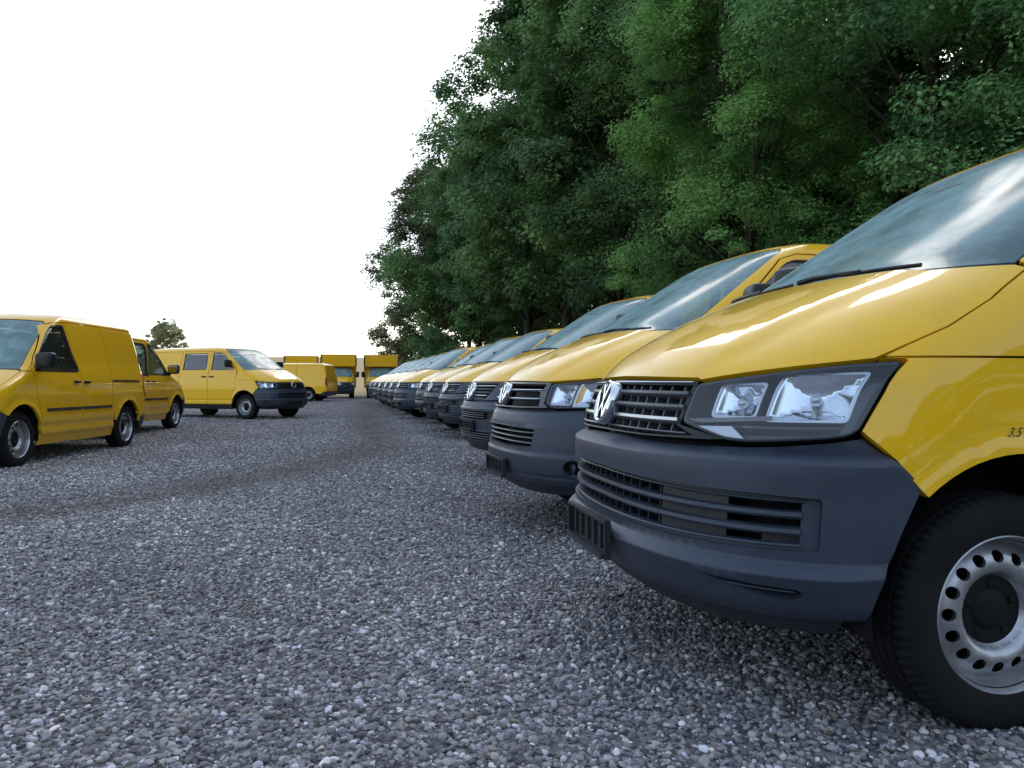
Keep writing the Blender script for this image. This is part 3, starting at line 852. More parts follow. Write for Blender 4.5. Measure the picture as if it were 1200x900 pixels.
def build_van(front, label, group, windows_rear=False, truck=False, text=False, hi=False, name='transporter_van', cat='van'):
    sh = SH5
    root = thing(name, label, cat, group=group)
    hood_front, hl = front(root, sh)
    side = lambda poly: [(sh.sx(x, z), z) for x, z in dense(poly, .05)]
    run = lambda poly: [(sh.sx(x, z), z) for x, z in dense_open(poly, .05)]
    both = lambda nm, poly, m, par=None, **kw: [panel(nm, sh, p, m, par or root, **kw) for p in (poly, mirror(poly))]
    AR = .44; ZC = .335
    def soff(S, Z, p):
        x, z = p[..., 0], p[..., 2]
        o = -.010 * np.exp(-((z - .49) / .03) ** 2) * (x < -.3)
        for xc in (0, -3.0):
            r = np.hypot(x - xc, z - ZC); o = o + .014 * np.exp(-((r - AR) / .035) ** 2) * (z > .40)
        return o
    panel('engine_bay_back', sh, half2full([(0, .28), (1.0, .28), (1.0, 1.0), (0, .985)]), M_VOID, root, h=.08, off=-.115, rim=0)
    # bonnet with two soft ribs
    hood = hood_front + ([(.944, 1.083), (.987, 1.126), (1.009, 1.204), (.979, 1.302), (.92, 1.314), (.55, 1.319), (0, 1.324)])
    def hoff(S, Z, p):
        y = np.abs(p[..., 1]); t = np.clip((p[..., 2] - 1.0) / .3, 0, 1)
        yr = .50 + .12 * t
        return .012 * np.clip((yr + .06 - y) / .12, 0, 1) ** 2 * (3 - 2 * np.clip((yr + .06 - y) / .12, 0, 1)) * np.clip(t * 4, 0, 1)
    panel('bonnet', sh, half2full(hood), M_YEL, root, h=.035, hz=.016, off=hoff, rim=.02, hb=.02, gap=.0028)
    # windscreen
    ws = [(0, 1.330), (.55, 1.325), (.903, 1.321), (.885, 1.6), (.858, 1.86), (.80, 1.888), (.4, 1.902), (0, 1.905)]
    wsf = half2full(ws)
    panel('windscreen', sh, wsf, M_WIND, root, h=.06, hz=.04, off=-.004, rim=.005, gap=.002)
    panel('windscreen_seal', sh, inset(wsf, -.006), M_BLACK, root, holes=[inset(wsf, .016)], h=.06, off=-.006, rim=.01, gap=0)
    panel('scuttle', sh, half2full([(0, 1.300), (.9, 1.300), (.9, 1.330), (0, 1.335)]), M_BLACK, root, h=.06, off=-.02, rim=0)
    make_wiper(root, sh, -.42, 1.334, .02, 1.340)
    make_wiper(root, sh, .16, 1.338, .60, 1.329)
    # wings
    a0 = math.degrees(math.atan2(.693 - ZC, .298))
    arch_f = arc(0, ZC, AR, a0 - 2, 171, 22)
    outer = [p for p in hl if p[0] > .93]
    outer = sorted(outer, key=lambda p: -p[1])
    wing = [(.905, 1.036)] + [(p[0] + .006, p[1] + (.006 if p[1] > .95 else 0)) for p in outer if p[1] > .825] + [(.985, .826), (1.10, .760)] + run(arch_f) + run([(-.455, .40), (-.452, .55), (-.37, .70), (-.32, .9), (-.30, 1.036)])
    wing = [p for i, p in enumerate(wing) if i == 0 or math.hypot(p[0] - wing[i - 1][0], p[1] - wing[i - 1][1]) > .004]
    both('front_wing', wing, M_YEL, h=.045, hz=.03, off=soff, rim=.03, gap=.002)
    up = [(.910, 1.040), (.946, 1.080), (.991, 1.124), (1.013, 1.204), (.986, 1.306), (.935, 1.316), (sh.sx(-.285, 1.29), 1.29), (sh.sx(-.30, 1.040), 1.040)]
    both('wing_top', up, M_YEL, h=.04, hz=.03, off=0.0, rim=.02, gap=.002)
    # roof with windscreen pillars
    leg = [(0, 1.912), (.4, 1.909), (.80, 1.895), (.866, 1.866), (.893, 1.6), (.912, 1.325), (.930, 1.318)] + run([(-.285, 1.293), (-.30, 1.310), (-.42, 1.430), (-.82, 1.805), (-.94, 1.843)])
    zt = 1.984
    if truck:
        xe = -1.40
        tail = [(sh.sx(xe, 1.845), 1.845)] + [(sh.sx(xe, z), z) for z in (1.9, 1.95, zt + .003)]
    else:
        tail = [(sh.send(z), z) for z in np.linspace(1.845, zt + .003, 24)]
    panel('roof', sh, half2full(leg + tail + [(0.0, zt + .003)]), M_YEL, root, h=.045, hz=.016, off=0, rim=.012, gap=.0015)
    ss = np.linspace(-(tail[-1][0]), tail[-1][0], 120)
    P = sh.P(ss, np.full(120, zt)); P[:, 2] -= .0015
    cen = [P[:, 0].mean(), 0, zt + .003]
    V = P.tolist() + [cen]; F_ = [(i, i + 1, 120) for i in range(119)] + [(119, 0, 120)]
    link('roof_skin', mesh('roof_skin', V, F_, [(0, 0, 1)] * 121), M_YEL, root)
    # doors
    door = [(-.46, .392), (-.457, .55), (-.375, .70), (-.325, .9), (-.305, 1.036), (-.29, 1.28), (-.305, 1.305), (-.425, 1.425), (-.825, 1.80), (-.945, 1.838), (-1.285, 1.838), (-1.288, 1.3), (-1.288, .392)]
    win = [(-.385, 1.318), (-.435, 1.388), (-.848, 1.775), (-.93, 1.80), (-1.225, 1.80), (-1.235, 1.318)]
    w_s = rounded([(sh.sx(x, z), z) for x, z in win], .035, 4)
    for sgn in (1, -1):
        mr = (lambda p: p) if sgn > 0 else mirror
        d = panel('front_door', sh, mr(side(door)), M_YEL, root, holes=[mr(w_s)], h=.06, hz=.035, off=soff, rim=.03, gap=.003)
        panel('door_window', sh, mr(inset(w_s, -.004)), M_SIDE, d, h=.08, off=-.012, rim=0, gap=0)
        panel('window_seal', sh, mr(inset(w_s, -.002)), M_BLACK, d, holes=[mr(inset(w_s, .014))], h=.08, off=-.004, rim=.01, gap=0)
        c0 = sh.D(np.array([sh.sx(-1.16, 1.14) * sgn]), np.array([1.14]), .014)[0]
        MB().sbox(tuple(c0), (.17, .03, .035), .5, 16, 8).build('door_handle', M_BLACK, d, angle=60)
        if not truck:
            make_mirror(root, -.50, .85, 1.44, sgn)
            sd2 = [(-1.294, .392), (-1.294, 1.838), (-2.36, 1.838), (-2.36, .392)]
            hw = []
            if windows_rear:
                w2 = rounded([(sh.sx(x, z), z) for x, z in [(-1.40, 1.325), (-1.41, 1.785), (-2.27, 1.785), (-2.28, 1.325)]], .04, 4); hw = [mr(w2)]
            d = panel('sliding_door', sh, mr(side(sd2)), M_YEL, root, holes=hw, h=.07, hz=.035, off=soff, rim=.03, gap=.003)
            if windows_rear:
                panel('door_window', sh, mr(inset(w2, -.004)), M_SIDE, d, h=.08, off=-.012, rim=0, gap=0)
                panel('window_seal', sh, mr(inset(w2, -.002)), M_BLACK, d, holes=[mr(inset(w2, .016))], h=.08, off=-.003, rim=.01, gap=0)
            c0 = sh.D(np.array([sh.sx(-1.43, 1.14) * sgn]), np.array([1.14]), .014)[0]
            MB().sbox(tuple(c0), (.17, .03, .035), .5, 16, 8).build('door_handle', M_BLACK, d, angle=60)
            low = run([(-2.366, 1.838), (-2.366, .394), (-2.56, .394), *arc(-3.0, ZC, .42, 8, 172, 22)])
            z_t = np.linspace(.50, 1.838, 10)
            rear = [(sh.stail(z) - .02, z) for z in z_t]
            panel('rear_quarter', sh, mr(low + [(sh.stail(.40) - .36, .394), (sh.stail(.5) - .24, .5)] + rear), M_YEL, root, h=.08, hz=.045, off=soff, rim=.03, gap=.003)
            rd = [(sh.stail(z) - .015, z) for z in np.linspace(.52, 1.838, 24)] + [(sh.send(z) - .002, z) for z in np.linspace(1.838, .52, 24)]
            d = panel('rear_door', sh, mr(rd), M_YEL, root, h=.1, hz=.08, off=0, rim=.02, gap=.003)
            tl = [(sh.stail(z) + a, z) for a, z in ((-.12, .80), (.05, .80), (.03, 1.25), (-.12, 1.22))]
            panel('tail_light', sh, mr(tl), M_RED, root, h=.06, off=.012, rim=.02, gap=0)
            rb = [(sh.stail(.32) - .45, .30), (sh.send(.32) - .001, .30), (sh.send(.5) - .001, .515), (sh.stail(.5) - .24, .50), (sh.stail(.39) - .36, .39)]
            panel('rear_bumper', sh, mr(rb), M_PLAST, root, h=.08, off=.02, rim=.03, gap=.001)
        xe = -2.53 if not truck else -1.25
        panel('sill', sh, mr(side([(-.47, .245), (-.47, .40), (xe, .40), (xe, .245)])), M_PLASTD, root, h=.1, off=-.03, rim=.02, gap=0)
        for xc in ((0, -3.0) if not truck else (0,)):      # wheel arch liners
            mb = MB(); A = arc(xc, ZC, AR - .012, -8, 188, 24); V = []; F_ = []
            for (x, z) in A: V += [(x, sgn * .58, z), (x, sgn * .915, z)]
            for i in range(24): F_.append((2 * i, 2 * i + 1, 2 * i + 3, 2 * i + 2))
            V += [(x, sgn * .58, z) for x, z in A]; F_.append(tuple(range(50, 75)))
            mb.add(V, F_).build('wheel_arch_liner', M_VOID, root)
        make_wheel(root, 0, sgn, .905, hi=hi)
        if not truck: make_wheel(root, -3.0, sgn, .905, hi=hi)
    xe = -3.8 if not truck else -1.5
    MB().box(((.55 + xe) / 2, 0, .36), (.55 - xe, 1.14, .2)).build('floor_pan', M_VOID, root, smooth=False)
    MB().box(((-.45 + xe) / 2, 0, .42), (-.45 - xe, 1.76, .06)).build('load_floor', M_PLASTD, root, smooth=False)
    # cab
    MB().sbox((-.20, 0, 1.20), (.62, 1.56, .26), .4, 28, 12).build('dashboard', M_DASH, root, angle=60)
    for yy in (.45, -.45): make_seat(root, -.95, yy, .92)
    mb = MB(); mb.lathe([(.013 * math.cos(a), .19 + .013 * math.sin(a)) for a in np.linspace(0, 2 * math.pi, 8, endpoint=False)], 28, closed=True)
    Mx = Matrix.Translation((-.52, .45, 1.24)) @ Matrix.Rotation(R(-60), 4, 'Y') @ Matrix.Rotation(R(90), 4, 'Z')
    mb.v = [tuple(Mx @ Vector(p)) for p in mb.v]
    mb.build('steering_wheel', M_BLACK, root, angle=60)
    MB().sbox((-.60, 0, 1.735), (.05, .25, .075), .5, 20, 8, Matrix.Rotation(R(20), 3, 'Y')).build('rear_view_mirror', M_PART, root, angle=60)
    if not windows_rear:
        MB().box((-1.40, 0, 1.14), (.03, 1.50, 1.40)).build('load_partition', M_PART, root, smooth=False)
    if text:
        place_text(root, sh, '3,5 bar', sh.sx(.048, .822), .822, .036, M_TEXT)
    return root

def build_caddy(label, group, windows_rear=False):
    sh = SHC
    root = thing('delivery_van', label, 'van', group=group)
    side = lambda poly: [(sh.sx(x, z), z) for x, z in dense(poly, .05)]
    run = lambda poly: [(sh.sx(x, z), z) for x, z in dense_open(poly, .05)]
    both = lambda nm, poly, m, par=None, **kw: [panel(nm, sh, p, m, par or root, **kw) for p in (poly, mirror(poly))]
    AR = .385; ZC = .31; XR = -2.68
    def soff(S, Z, p):
        x, z = p[..., 0], p[..., 2]
        o = -.012 * np.exp(-((z - .42) / .035) ** 2) * (x < -.3)
        for xc in (0, XR):
            r = np.hypot(x - xc, z - ZC); o = o + .016 * np.exp(-((r - AR) / .03) ** 2) * (z > .36)
        return o
    panel('engine_bay_back', sh, half2full([(0, .28), (1.0, .28), (1.0, .80), (0, .78)]), M_VOID, root, h=.08, off=-.10, rim=0)
    sA = sh.sx(.30, .58)
    b = panel('bumper', sh, half2full([(0, .24), (.6, .25), (1.02, .27), (sh.sx(.375, .36), .36), (sA, .575), (1.0, .66), (.9, .665), (.5, .64), (0, .63)]), M_PLAST, root,
              holes=[rounded(half2full([(0, .44), (.55, .43), (.55, .32), (0, .31)]), .012, 2)], h=.06, hz=.03, off=.006, rim=.04)
    for z in (.35, .39): bar('bumper_slat', sh, -.54, .54, lambda a, z=z: z, slat(.012, -.05, .002), M_PLASTD, b, 20)
    g = panel('grille', sh, half2full([(0, .64), (.46, .648), (.50, .67), (.50, .745), (0, .775)]), M_BLACK, root, holes=[half2full([(0, .655), (.46, .66), (.47, .735), (0, .762)])], h=.05, off=.0, rim=.03)
    for z in (.685, .72): bar('grille_slat', sh, -.46, .46, lambda a, z=z: z, slat(.012, -.03, .006), M_GRILL, g, 20)
    make_badge(root, sh, .71, .065, off=.03)
    hl = [(.51, .66), (.51, .755), (.65, .80), (.82, .845), (.93, .865), (.96, .84), (.955, .70), (.90, .672)]
    for sd_ in (1, -1): lamp(root, sh, sd_, hl, [(.56, .68, .69, .76), (.70, .86, .69, .80)])
    hood = [(0, .782), (.50, .765), (.65, .808), (.82, .853), (.90, .872), (.94, .92), (.95, 1.0), (.93, 1.065), (.86, 1.075), (.5, 1.082), (0, 1.085)]
    panel('bonnet', sh, half2full(hood), M_YEL2, root, h=.05, hz=.02, off=0, rim=.02)
    ws = [(0, 1.096), (.5, 1.092), (.872, 1.086), (.86, 1.35), (.835, 1.60), (.79, 1.635), (.4, 1.652), (0, 1.655)]
    wsf = half2full(ws)
    panel('windscreen', sh, wsf, M_WIND, root, h=.06, hz=.04, off=-.004, rim=.005)
    panel('windscreen_seal', sh, inset(wsf, -.006), M_BLACK, root, holes=[inset(wsf, .02)], h=.06, off=-.006, rim=.01, gap=0)
    panel('scuttle', sh, half2full([(0, 1.07), (.87, 1.065), (.87, 1.095), (0, 1.10)]), M_BLACK, root, h=.06, off=-.02, rim=0)
    make_wiper(root, sh, .10, 1.10, .56, 1.096)
    a0 = math.degrees(math.atan2(.575 - ZC, .28))
    wing = [(.905, .875), (.966, .870), (.966, .84), (.961, .70), (1.0, .668)] + run(arc(0, ZC, AR, a0, 171, 18)) + run([(-.41, .37), (-.41, .5), (-.36, .62), (-.29, .8), (-.27, 1.0), (-.24, 1.06)]) + [(.945, 1.062), (.955, 1.0), (.945, .92)]
    both('front_wing', wing, M_YEL2, h=.045, hz=.03, off=soff, rim=.03)
    leg = [(0, 1.662), (.4, 1.659), (.79, 1.642), (.842, 1.607), (.868, 1.35), (.880, 1.088), (.945, 1.068), *run([(-.24, 1.069), (-.405, 1.232), (-.805, 1.585), (-.955, 1.630), (-1.20, 1.646), (-1.33, 1.657)])]
    zt = 1.798
    panel('roof', sh, half2full(leg + [(sh.send(z), z) for z in np.linspace(1.665, zt + .003, 24)] + [(0.0, zt + .003)]), M_YEL2, root, h=.035, hz=.014, rim=.012, gap=.0015, rows=np.concatenate([np.arange(1.10, 1.70, .025), np.arange(1.70, 1.80, .006)]))
    e = sh.send(zt); ss = np.linspace(-e, e, 120); P = sh.P(ss, np.full(120, zt)); P[:, 2] -= .0015
    V = P.tolist() + [[P[:, 0].mean(), 0, zt + .003]]
    link('roof_skin', mesh('roof_skin', V, [(i, i + 1, 120) for i in range(119)] + [(119, 0, 120)], [(0, 0, 1)] * 121), M_YEL2, root)
    door = [(-.415, .33), (-.415, .5), (-.365, .62), (-.295, .8), (-.275, 1.0), (-.25, 1.07), (-.41, 1.228), (-.81, 1.58), (-.955, 1.625), (-1.20, 1.64), (-1.335, 1.10), (-1.345, .33)]
    win = [(-.32, 1.075), (-.38, 1.145), (-.80, 1.52), (-.90, 1.585), (-1.13, 1.60), (-1.285, 1.075)]
    w_s = rounded([(sh.sx(x, z), z) for x, z in win], .03, 4)
    for sgn in (1, -1):
        mr = (lambda p: p) if sgn > 0 else mirror
        d = panel('front_door', sh, mr(side(door)), M_YEL2, root, holes=[mr(w_s)], h=.06, hz=.035, off=soff, rim=.03, gap=.003)
        panel('door_window', sh, mr(inset(w_s, -.004)), M_SIDE, d, h=.08, off=-.012, rim=0, gap=0)
        panel('window_seal', sh, mr(inset(w_s, -.012)), M_BLACK, d, holes=[mr(inset(w_s, .016))], h=.08, off=.003, rim=.012, gap=0)
        c0 = sh.D(np.array([sh.sx(-1.20, .95) * sgn]), np.array([.95]), .014)[0]
        MB().sbox(tuple(c0), (.15, .03, .035), .5, 16, 8).build('door_handle', M_BLACK, d, angle=60)
        panel('rubbing_strip', sh, mr(side([(-.50, .60), (-.50, .635), (-1.325, .635), (-1.325, .60)])), M_STRIP, d, h=.1, off=.012, rim=.012, gap=0)
        make_mirror(root, -.36, .80, 1.13, sgn, M_BLACK, (.12, .22, .17))
        sd2 = [(-1.351, .33), (-1.341, 1.10), (-1.207, 1.642), (-1.33, 1.652), (-2.16, 1.652), (-2.20, 1.2), (-2.17, .68), (-2.22, .56), (-2.26, .33)]
        hw = []
        if windows_rear:
            w2 = rounded([(sh.sx(x, z), z) for x, z in [(-1.40, 1.075), (-1.27, 1.575), (-2.09, 1.575), (-2.12, 1.075)]], .04, 4); hw = [mr(w2)]
        d = panel('sliding_door', sh, mr(side(sd2)), M_YEL2, root, holes=hw, h=.07, hz=.035, off=soff, rim=.03, gap=.003)
        if windows_rear:
            panel('door_window', sh, mr(inset(w2, -.004)), M_SIDE, d, h=.08, off=-.012, rim=0, gap=0)
            panel('window_seal', sh, mr(inset(w2, -.03)), M_BLACK, d, holes=[mr(inset(w2, .016))], h=.08, off=.003, rim=.012, gap=0)
        c0 = sh.D(np.array([sh.sx(-1.46, .95) * sgn]), np.array([.95]), .014)[0]
        MB().sbox(tuple(c0), (.15, .03, .035), .5, 16, 8).build('door_handle', M_BLACK, d, angle=60)
        panel('rubbing_strip', sh, mr(side([(-1.36, .60), (-1.36, .635), (-2.14, .635), (-2.14, .60)])), M_STRIP, d, h=.1, off=.012, rim=.012, gap=0)
        q = run([(-2.206, 1.2), (-2.176, .68), (-2.226, .56), (-2.262, .42), *arc(XR, ZC, AR, 16, 170, 18), (XR - .385, .37)])
        rear = [(sh.stail(z) - .02, z) for z in np.linspace(.48, 1.655, 10)]
        panel('rear_quarter', sh, mr(q + [(sh.stail(.47) - .17, .47)] + rear + run([(-2.166, 1.655), (-2.206, 1.2)])[:-1]), M_YEL2, root, h=.07, hz=.045, off=soff, rim=.03, gap=.003)
        panel('door_rail', sh, mr(side([(-2.21, .955), (-2.21, .985), (-3.05, .985), (-3.05, .955)])), M_STRIP, root, h=.1, off=.006, rim=.006, gap=0)
        rd = [(sh.stail(z) - .015, z) for z in np.linspace(.50, 1.655, 24)] + [(sh.send(z) - .002, z) for z in np.linspace(1.655, .50, 24)]
        panel('rear_door', sh, mr(rd), M_YEL2, root, h=.1, hz=.08, rim=.02, gap=.003)
        tl = [(sh.stail(z) + a, z) for a, z in ((-.10, .72), (.05, .72), (.03, 1.12), (-.10, 1.10))]
        panel('tail_light', sh, mr(tl), M_RED, root, h=.06, off=.012, rim=.02, gap=0)
        rb = [(sh.stail(.32) - .28, .28), (sh.send(.32) - .001, .28), (sh.send(.5) - .001, .50), (sh.stail(.5) - .16, .475), (sh.stail(.39) - .24, .38)]
        panel('rear_bumper', sh, mr(rb), M_PLAST, root, h=.08, off=.02, rim=.03, gap=.001)
        panel('sill', sh, mr(side([(-.42, .20), (-.42, .345), (-2.30, .345), (-2.30, .20)])), M_YEL2, root, h=.1, off=-.02, rim=.02, gap=0)
        for xc in (0, XR):
            mb = MB(); A = arc(xc, ZC, AR - .012, -8, 188, 24); V = []; F_ = []
            for (x, z) in A: V += [(x, sgn * .55, z), (x, sgn * .86, z)]
            for i in range(24): F_.append((2 * i, 2 * i + 1, 2 * i + 3, 2 * i + 2))
            V += [(x, sgn * .55, z) for x, z in A]; F_.append(tuple(range(50, 75)))
            mb.add(V, F_).build('wheel_arch_liner', M_VOID, root)
        for xc in (0, XR): make_wheel(root, xc, sgn, .855, rad=.316, rim=.205, width=.19, holes=12)
    MB().box((-1.4, 0, .34), (3.7, 1.08, .2)).build('floor_pan', M_VOID, root, smooth=False)
    MB().box((-1.8, 0, .38), (3.1, 1.66, .06)).build('load_floor', M_PLASTD, root, smooth=False)
    MB().sbox((-.22, 0, .98), (.6, 1.44, .22), .4, 28, 12).build('dashboard', M_DASH, root, angle=60)
    for yy in (.38, -.38): make_seat(root, -.95, yy, .68)
    if not windows_rear:
        mb = MB()
        for yy in np.arange(-.6, .61, .1): mb.box((-1.38, yy, 1.25), (.012, .012, .8))
        mb.box((-1.38, 0, .62), (.03, 1.3, .5)); mb.build('load_grid', M_PART, root, smooth=False)
    return root

def raise_top(root, z0, k):
    # stretch everything above z0 (glasshouse and roof) of a finished body
    for o in root.children_recursive:
        if o.type == 'MESH' and o.parent and not o.parent.name.startswith('wheel'):
            me = o.data; n = len(me.vertices); v = np.zeros(n * 3); me.vertices.foreach_get('co', v); v = v.reshape(-1, 3)
            m_ = v[:, 2] > z0
            if m_.any():
                v[m_, 2] = z0 + (v[m_, 2] - z0) * k; me.vertices.foreach_set('co', v.ravel()); me.update()

def ground_z(x, y):
    return .0045 * np.maximum(0, np.asarray(y, float) - 6)

def build_truck(label, group):
    root = build_van(front_t51, label, group, truck=True, name='box_truck', cat='truck')
    W, X0, X1, Z0, Z1 = 1.10, -1.30, -4.9, .75, 2.72
    bx = link('cargo_box', None, None, root)
    def pan(nm, c, d, m=M_YEL2): return MB().box(c, d).build(nm, m, bx, smooth=False)
    xc, L = (X0 + X1) / 2, X0 - X1
    pan('side_panel', (xc, W - .02, (Z0 + Z1) / 2), (L - .1, .04, Z1 - Z0 - .1)); pan('side_panel', (xc, -W + .02, (Z0 + Z1) / 2), (L - .1, .04, Z1 - Z0 - .1))
    pan('rear_panel', (X1 + .02, 0, (Z0 + Z1) / 2), (.04, 2 * W - .1, Z1 - Z0 - .1))
    pan('box_floor', (xc, 0, Z0 - .05), (L - .02, 2 * W - .02, .1), M_PLASTD)
    # over-cab bulge
    X2, ZB = -.52, 1.98
    pan('front_panel', (X2 - .02, 0, (ZB + Z1) / 2), (.04, 2 * W - .16, Z1 - ZB - .06)); pan('front_panel', (X0 - .02, 0, (Z0 + ZB) / 2), (.04, 2 * W - .1, ZB - Z0 - .01))
    pan('cheek_panel', ((X2 + X0) / 2 + .02, W - .02, (ZB + Z1) / 2), (X2 - X0 - .02, .038, Z1 - ZB - .06)); pan('cheek_panel', ((X2 + X0) / 2 + .02, -W + .02, (ZB + Z1) / 2), (X2 - X0 - .02, .038, Z1 - ZB - .06))
    pan('overcab_floor', ((X2 + X0) / 2, 0, ZB + .01), (X2 - X0 - .02, 2 * W - .09, .03), M_YEL2)
    pan('roof_panel', ((X2 + X1) / 2, 0, Z1 - .03), (X2 - X1, 2 * W, .05))
    for s in (1, -1):
        pan('corner_post', (X2 - .01, s * (W - .045), (ZB + Z1) / 2 - .03), (.07, .09, Z1 - ZB - .06), M_STRIP)
        pan('corner_post', (X1 + .01, s * (W - .035), (Z0 + Z1) / 2 - .03), (.07, .08, Z1 - Z0 - .06), M_SATIN)
        make_mirror(root, -.42, .98, 1.42, s, M_BLACK, (.12, .22, .36))
        make_wheel(root, -3.3, s, .905)
    MB().box((-3.0, .42, .62), (3.8, .08, .14)).box((-3.0, -.42, .62), (3.8, .08, .14)).build('chassis_rails', M_VOID, root, smooth=False)
    return root

# ------------------------------------------------------------------ ground, gravel, field
TRACK = np.array([(-7.5, 4.6), (-3.8, 5.65), (-3.0, 7.0), (-2.3, 9.3), (-2.1, 11.8), (-2.9, 16.0), (-4.5, 24.0), (-7.0, 38.0)])
def track(x, y):
    d = np.full(np.shape(x), 99.)
    for a, b in zip(TRACK[:-1], TRACK[1:]):
        ab = b - a; t = np.clip(((x - a[0]) * ab[0] + (y - a[1]) * ab[1]) / (ab @ ab), 0, 1)
        d = np.minimum(d, np.hypot(x - a[0] - t * ab[0], y - a[1] - t * ab[1]))
    return np.exp(-(d / .5) ** 2)
def wob(x, y):
    return .018 * np.sin(x * .9 + 1.3 * np.sin(y * .5)) * np.sin(y * .7 + .8) + .008 * np.sin(x * 2.3 + y * 1.1)

def gravel_height(x, y):
    return ground_z(x, y) + wob(x, y) * np.clip((y - 1) / 2, 0, 1) * .5 - .012 * track(x, y)

def field_z(x, y):
    t = np.clip((y - 54) / 88, 0, 1)
    return 5.6 * t * t * (3 - 2 * t) + .05 + .35 * np.clip((y - 54) / 10, 0, 1)

m, t, o = mat('gravel_bed')
b = t.nodes.new('ShaderNodeBsdfPrincipled'); b.inputs['Roughness'].default_value = .9; b.inputs['Specular IOR Level'].default_value = .25
tc = t.nodes.new('ShaderNodeTexCoord')
vo = t.nodes.new('ShaderNodeTexVoronoi'); vo.inputs['Scale'].default_value = 38; vo.inputs['Randomness'].default_value = 1
t.links.new(tc.outputs['Object'], vo.inputs['Vector'])
sx = t.nodes.new('ShaderNodeSeparateColor'); t.links.new(vo.outputs['Color'], sx.inputs[0])
r1 = ramp(t, sx.outputs[0], [(0, (.076, .07, .074)), (.55, (.205, .19, .198)), (1, (.43, .40, .41))])
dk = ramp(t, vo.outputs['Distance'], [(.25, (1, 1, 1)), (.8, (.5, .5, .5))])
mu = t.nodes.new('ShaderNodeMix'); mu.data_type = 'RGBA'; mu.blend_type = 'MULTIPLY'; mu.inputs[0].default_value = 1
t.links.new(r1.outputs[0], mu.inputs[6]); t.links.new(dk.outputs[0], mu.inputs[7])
at = t.nodes.new('ShaderNodeAttribute'); at.attribute_name = 'track'
n1 = noise(t, 1.1, 6, .65)
ml = t.nodes.new('ShaderNodeMath'); ml.operation = 'MULTIPLY'; t.links.new(at.outputs['Fac'], ml.inputs[0])
mr = t.nodes.new('ShaderNodeMapRange'); mr.inputs[1].default_value = .3; mr.inputs[2].default_value = .6; t.links.new(n1.outputs[0], mr.inputs[0])
t.links.new(mr.outputs[0], ml.inputs[1])
m2 = t.nodes.new('ShaderNodeMix'); m2.data_type = 'RGBA'; t.links.new(ml.outputs[0], m2.inputs[0])
t.links.new(mu.outputs[2], m2.inputs[6]); m2.inputs[7].default_value = (.08, .066, .054, 1)
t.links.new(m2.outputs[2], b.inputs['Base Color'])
bp = t.nodes.new('ShaderNodeBump'); bp.inputs['Strength'].default_value = 1; bp.inputs['Distance'].default_value = .010; bp.invert = True
t.links.new(vo.outputs['Distance'], bp.inputs['Height']); t.links.new(bp.outputs[0], b.inputs['Normal'])
t.links.new(b.outputs[0], o.inputs[0])
M_GRAVEL = m

def sheet(name, xs, ys, zf, m, **props):
    X, Y = np.meshgrid(xs, ys, indexing='ij'); Z = zf(X, Y)
    V = np.stack([X, Y, Z], -1).reshape(-1, 3); nx, ny = len(xs), len(ys)
    i = np.arange(nx - 1)[:, None] * ny + np.arange(ny - 1)[None]; i = i.ravel()
    F_ = np.stack([i, i + ny, i + ny + 1, i + 1], 1)
    me = big_mesh(name, V, F_, 4); me.polygons.foreach_set('use_smooth', np.ones(len(F_), bool))
    return link(name, me, m, None, **props), V

gx = np.concatenate([np.arange(-900, -60, 30.), np.arange(-60, -14, 2.0), np.arange(-14, 14, .12), np.arange(14, 60, 2.0), np.arange(60, 901, 30.)])
gy = np.concatenate([np.arange(-900, -30, 30.), np.arange(-30, 0, 2.0), np.arange(0, 26, .12), np.arange(26, 62.1, 1.0)])
g, V = sheet('ground', gx, gy, gravel_height, M_GRAVEL, kind='structure')
a = g.data.attributes.new('track', 'FLOAT', 'POINT'); a.data.foreach_set('value', track(V[:, 0], V[:, 1]).astype(np.float32))

# loose stones: real pebbles, instanced over the bed
m, t, o = mat('pebbles')
b = t.nodes.new('ShaderNodeBsdfPrincipled'); b.inputs['Roughness'].default_value = .75; b.inputs['Specular IOR Level'].default_value = .35
at = t.nodes.new('ShaderNodeAttribute'); at.attribute_type = 'INSTANCER'; at.attribute_name = 'tint'
n1 = noise(t, 60, 4, .6)
r_ = ramp(t, n1.outputs[0], [(.25, (.72, .72, .72)), (.75, (1.15, 1.15, 1.15))])
mu = t.nodes.new('ShaderNodeMix'); mu.data_type = 'RGBA'; mu.blend_type = 'MULTIPLY'; mu.inputs[0].default_value = 1
t.links.new(at.outputs['Color'], mu.inputs[6]); t.links.new(r_.outputs[0], mu.inputs[7])
t.links.new(mu.outputs[2], b.inputs['Base Color']); t.links.new(b.outputs[0], o.inputs[0])
M_PEB = m

def ico(sub):
    import bmesh
    bm = bmesh.new(); bmesh.ops.create_icosphere(bm, subdivisions=sub, radius=1)
    v = np.array([tuple(p.co) for p in bm.verts]); f = np.array([[q.index for q in p.verts] for p in bm.faces]); bm.free()
    return v, f
peb = bpy.data.collections.new('pebble_shapes')
for k in range(10):
    v, f = ico(2)
    for q in range(9):                      # knock flats and rounded facets into a ball
        d = rng.normal(size=3); d /= np.linalg.norm(d); c = rng.uniform(.55, .85)
        h = v @ d; v = v - np.outer(np.maximum(h - c, 0) * .92, d)
    v *= np.array([1, rng.uniform(.65, .95), rng.uniform(.45, .7)])
    me = big_mesh('pebble_shape', v * .5, f, 3); me.polygons.foreach_set('use_smooth', np.ones(len(f), bool)); me.materials.append(M_PEB)
    me.set_sharp_from_angle(angle=R(38))
    peb.objects.link(bpy.data.objects.new('pebble_shape', me))

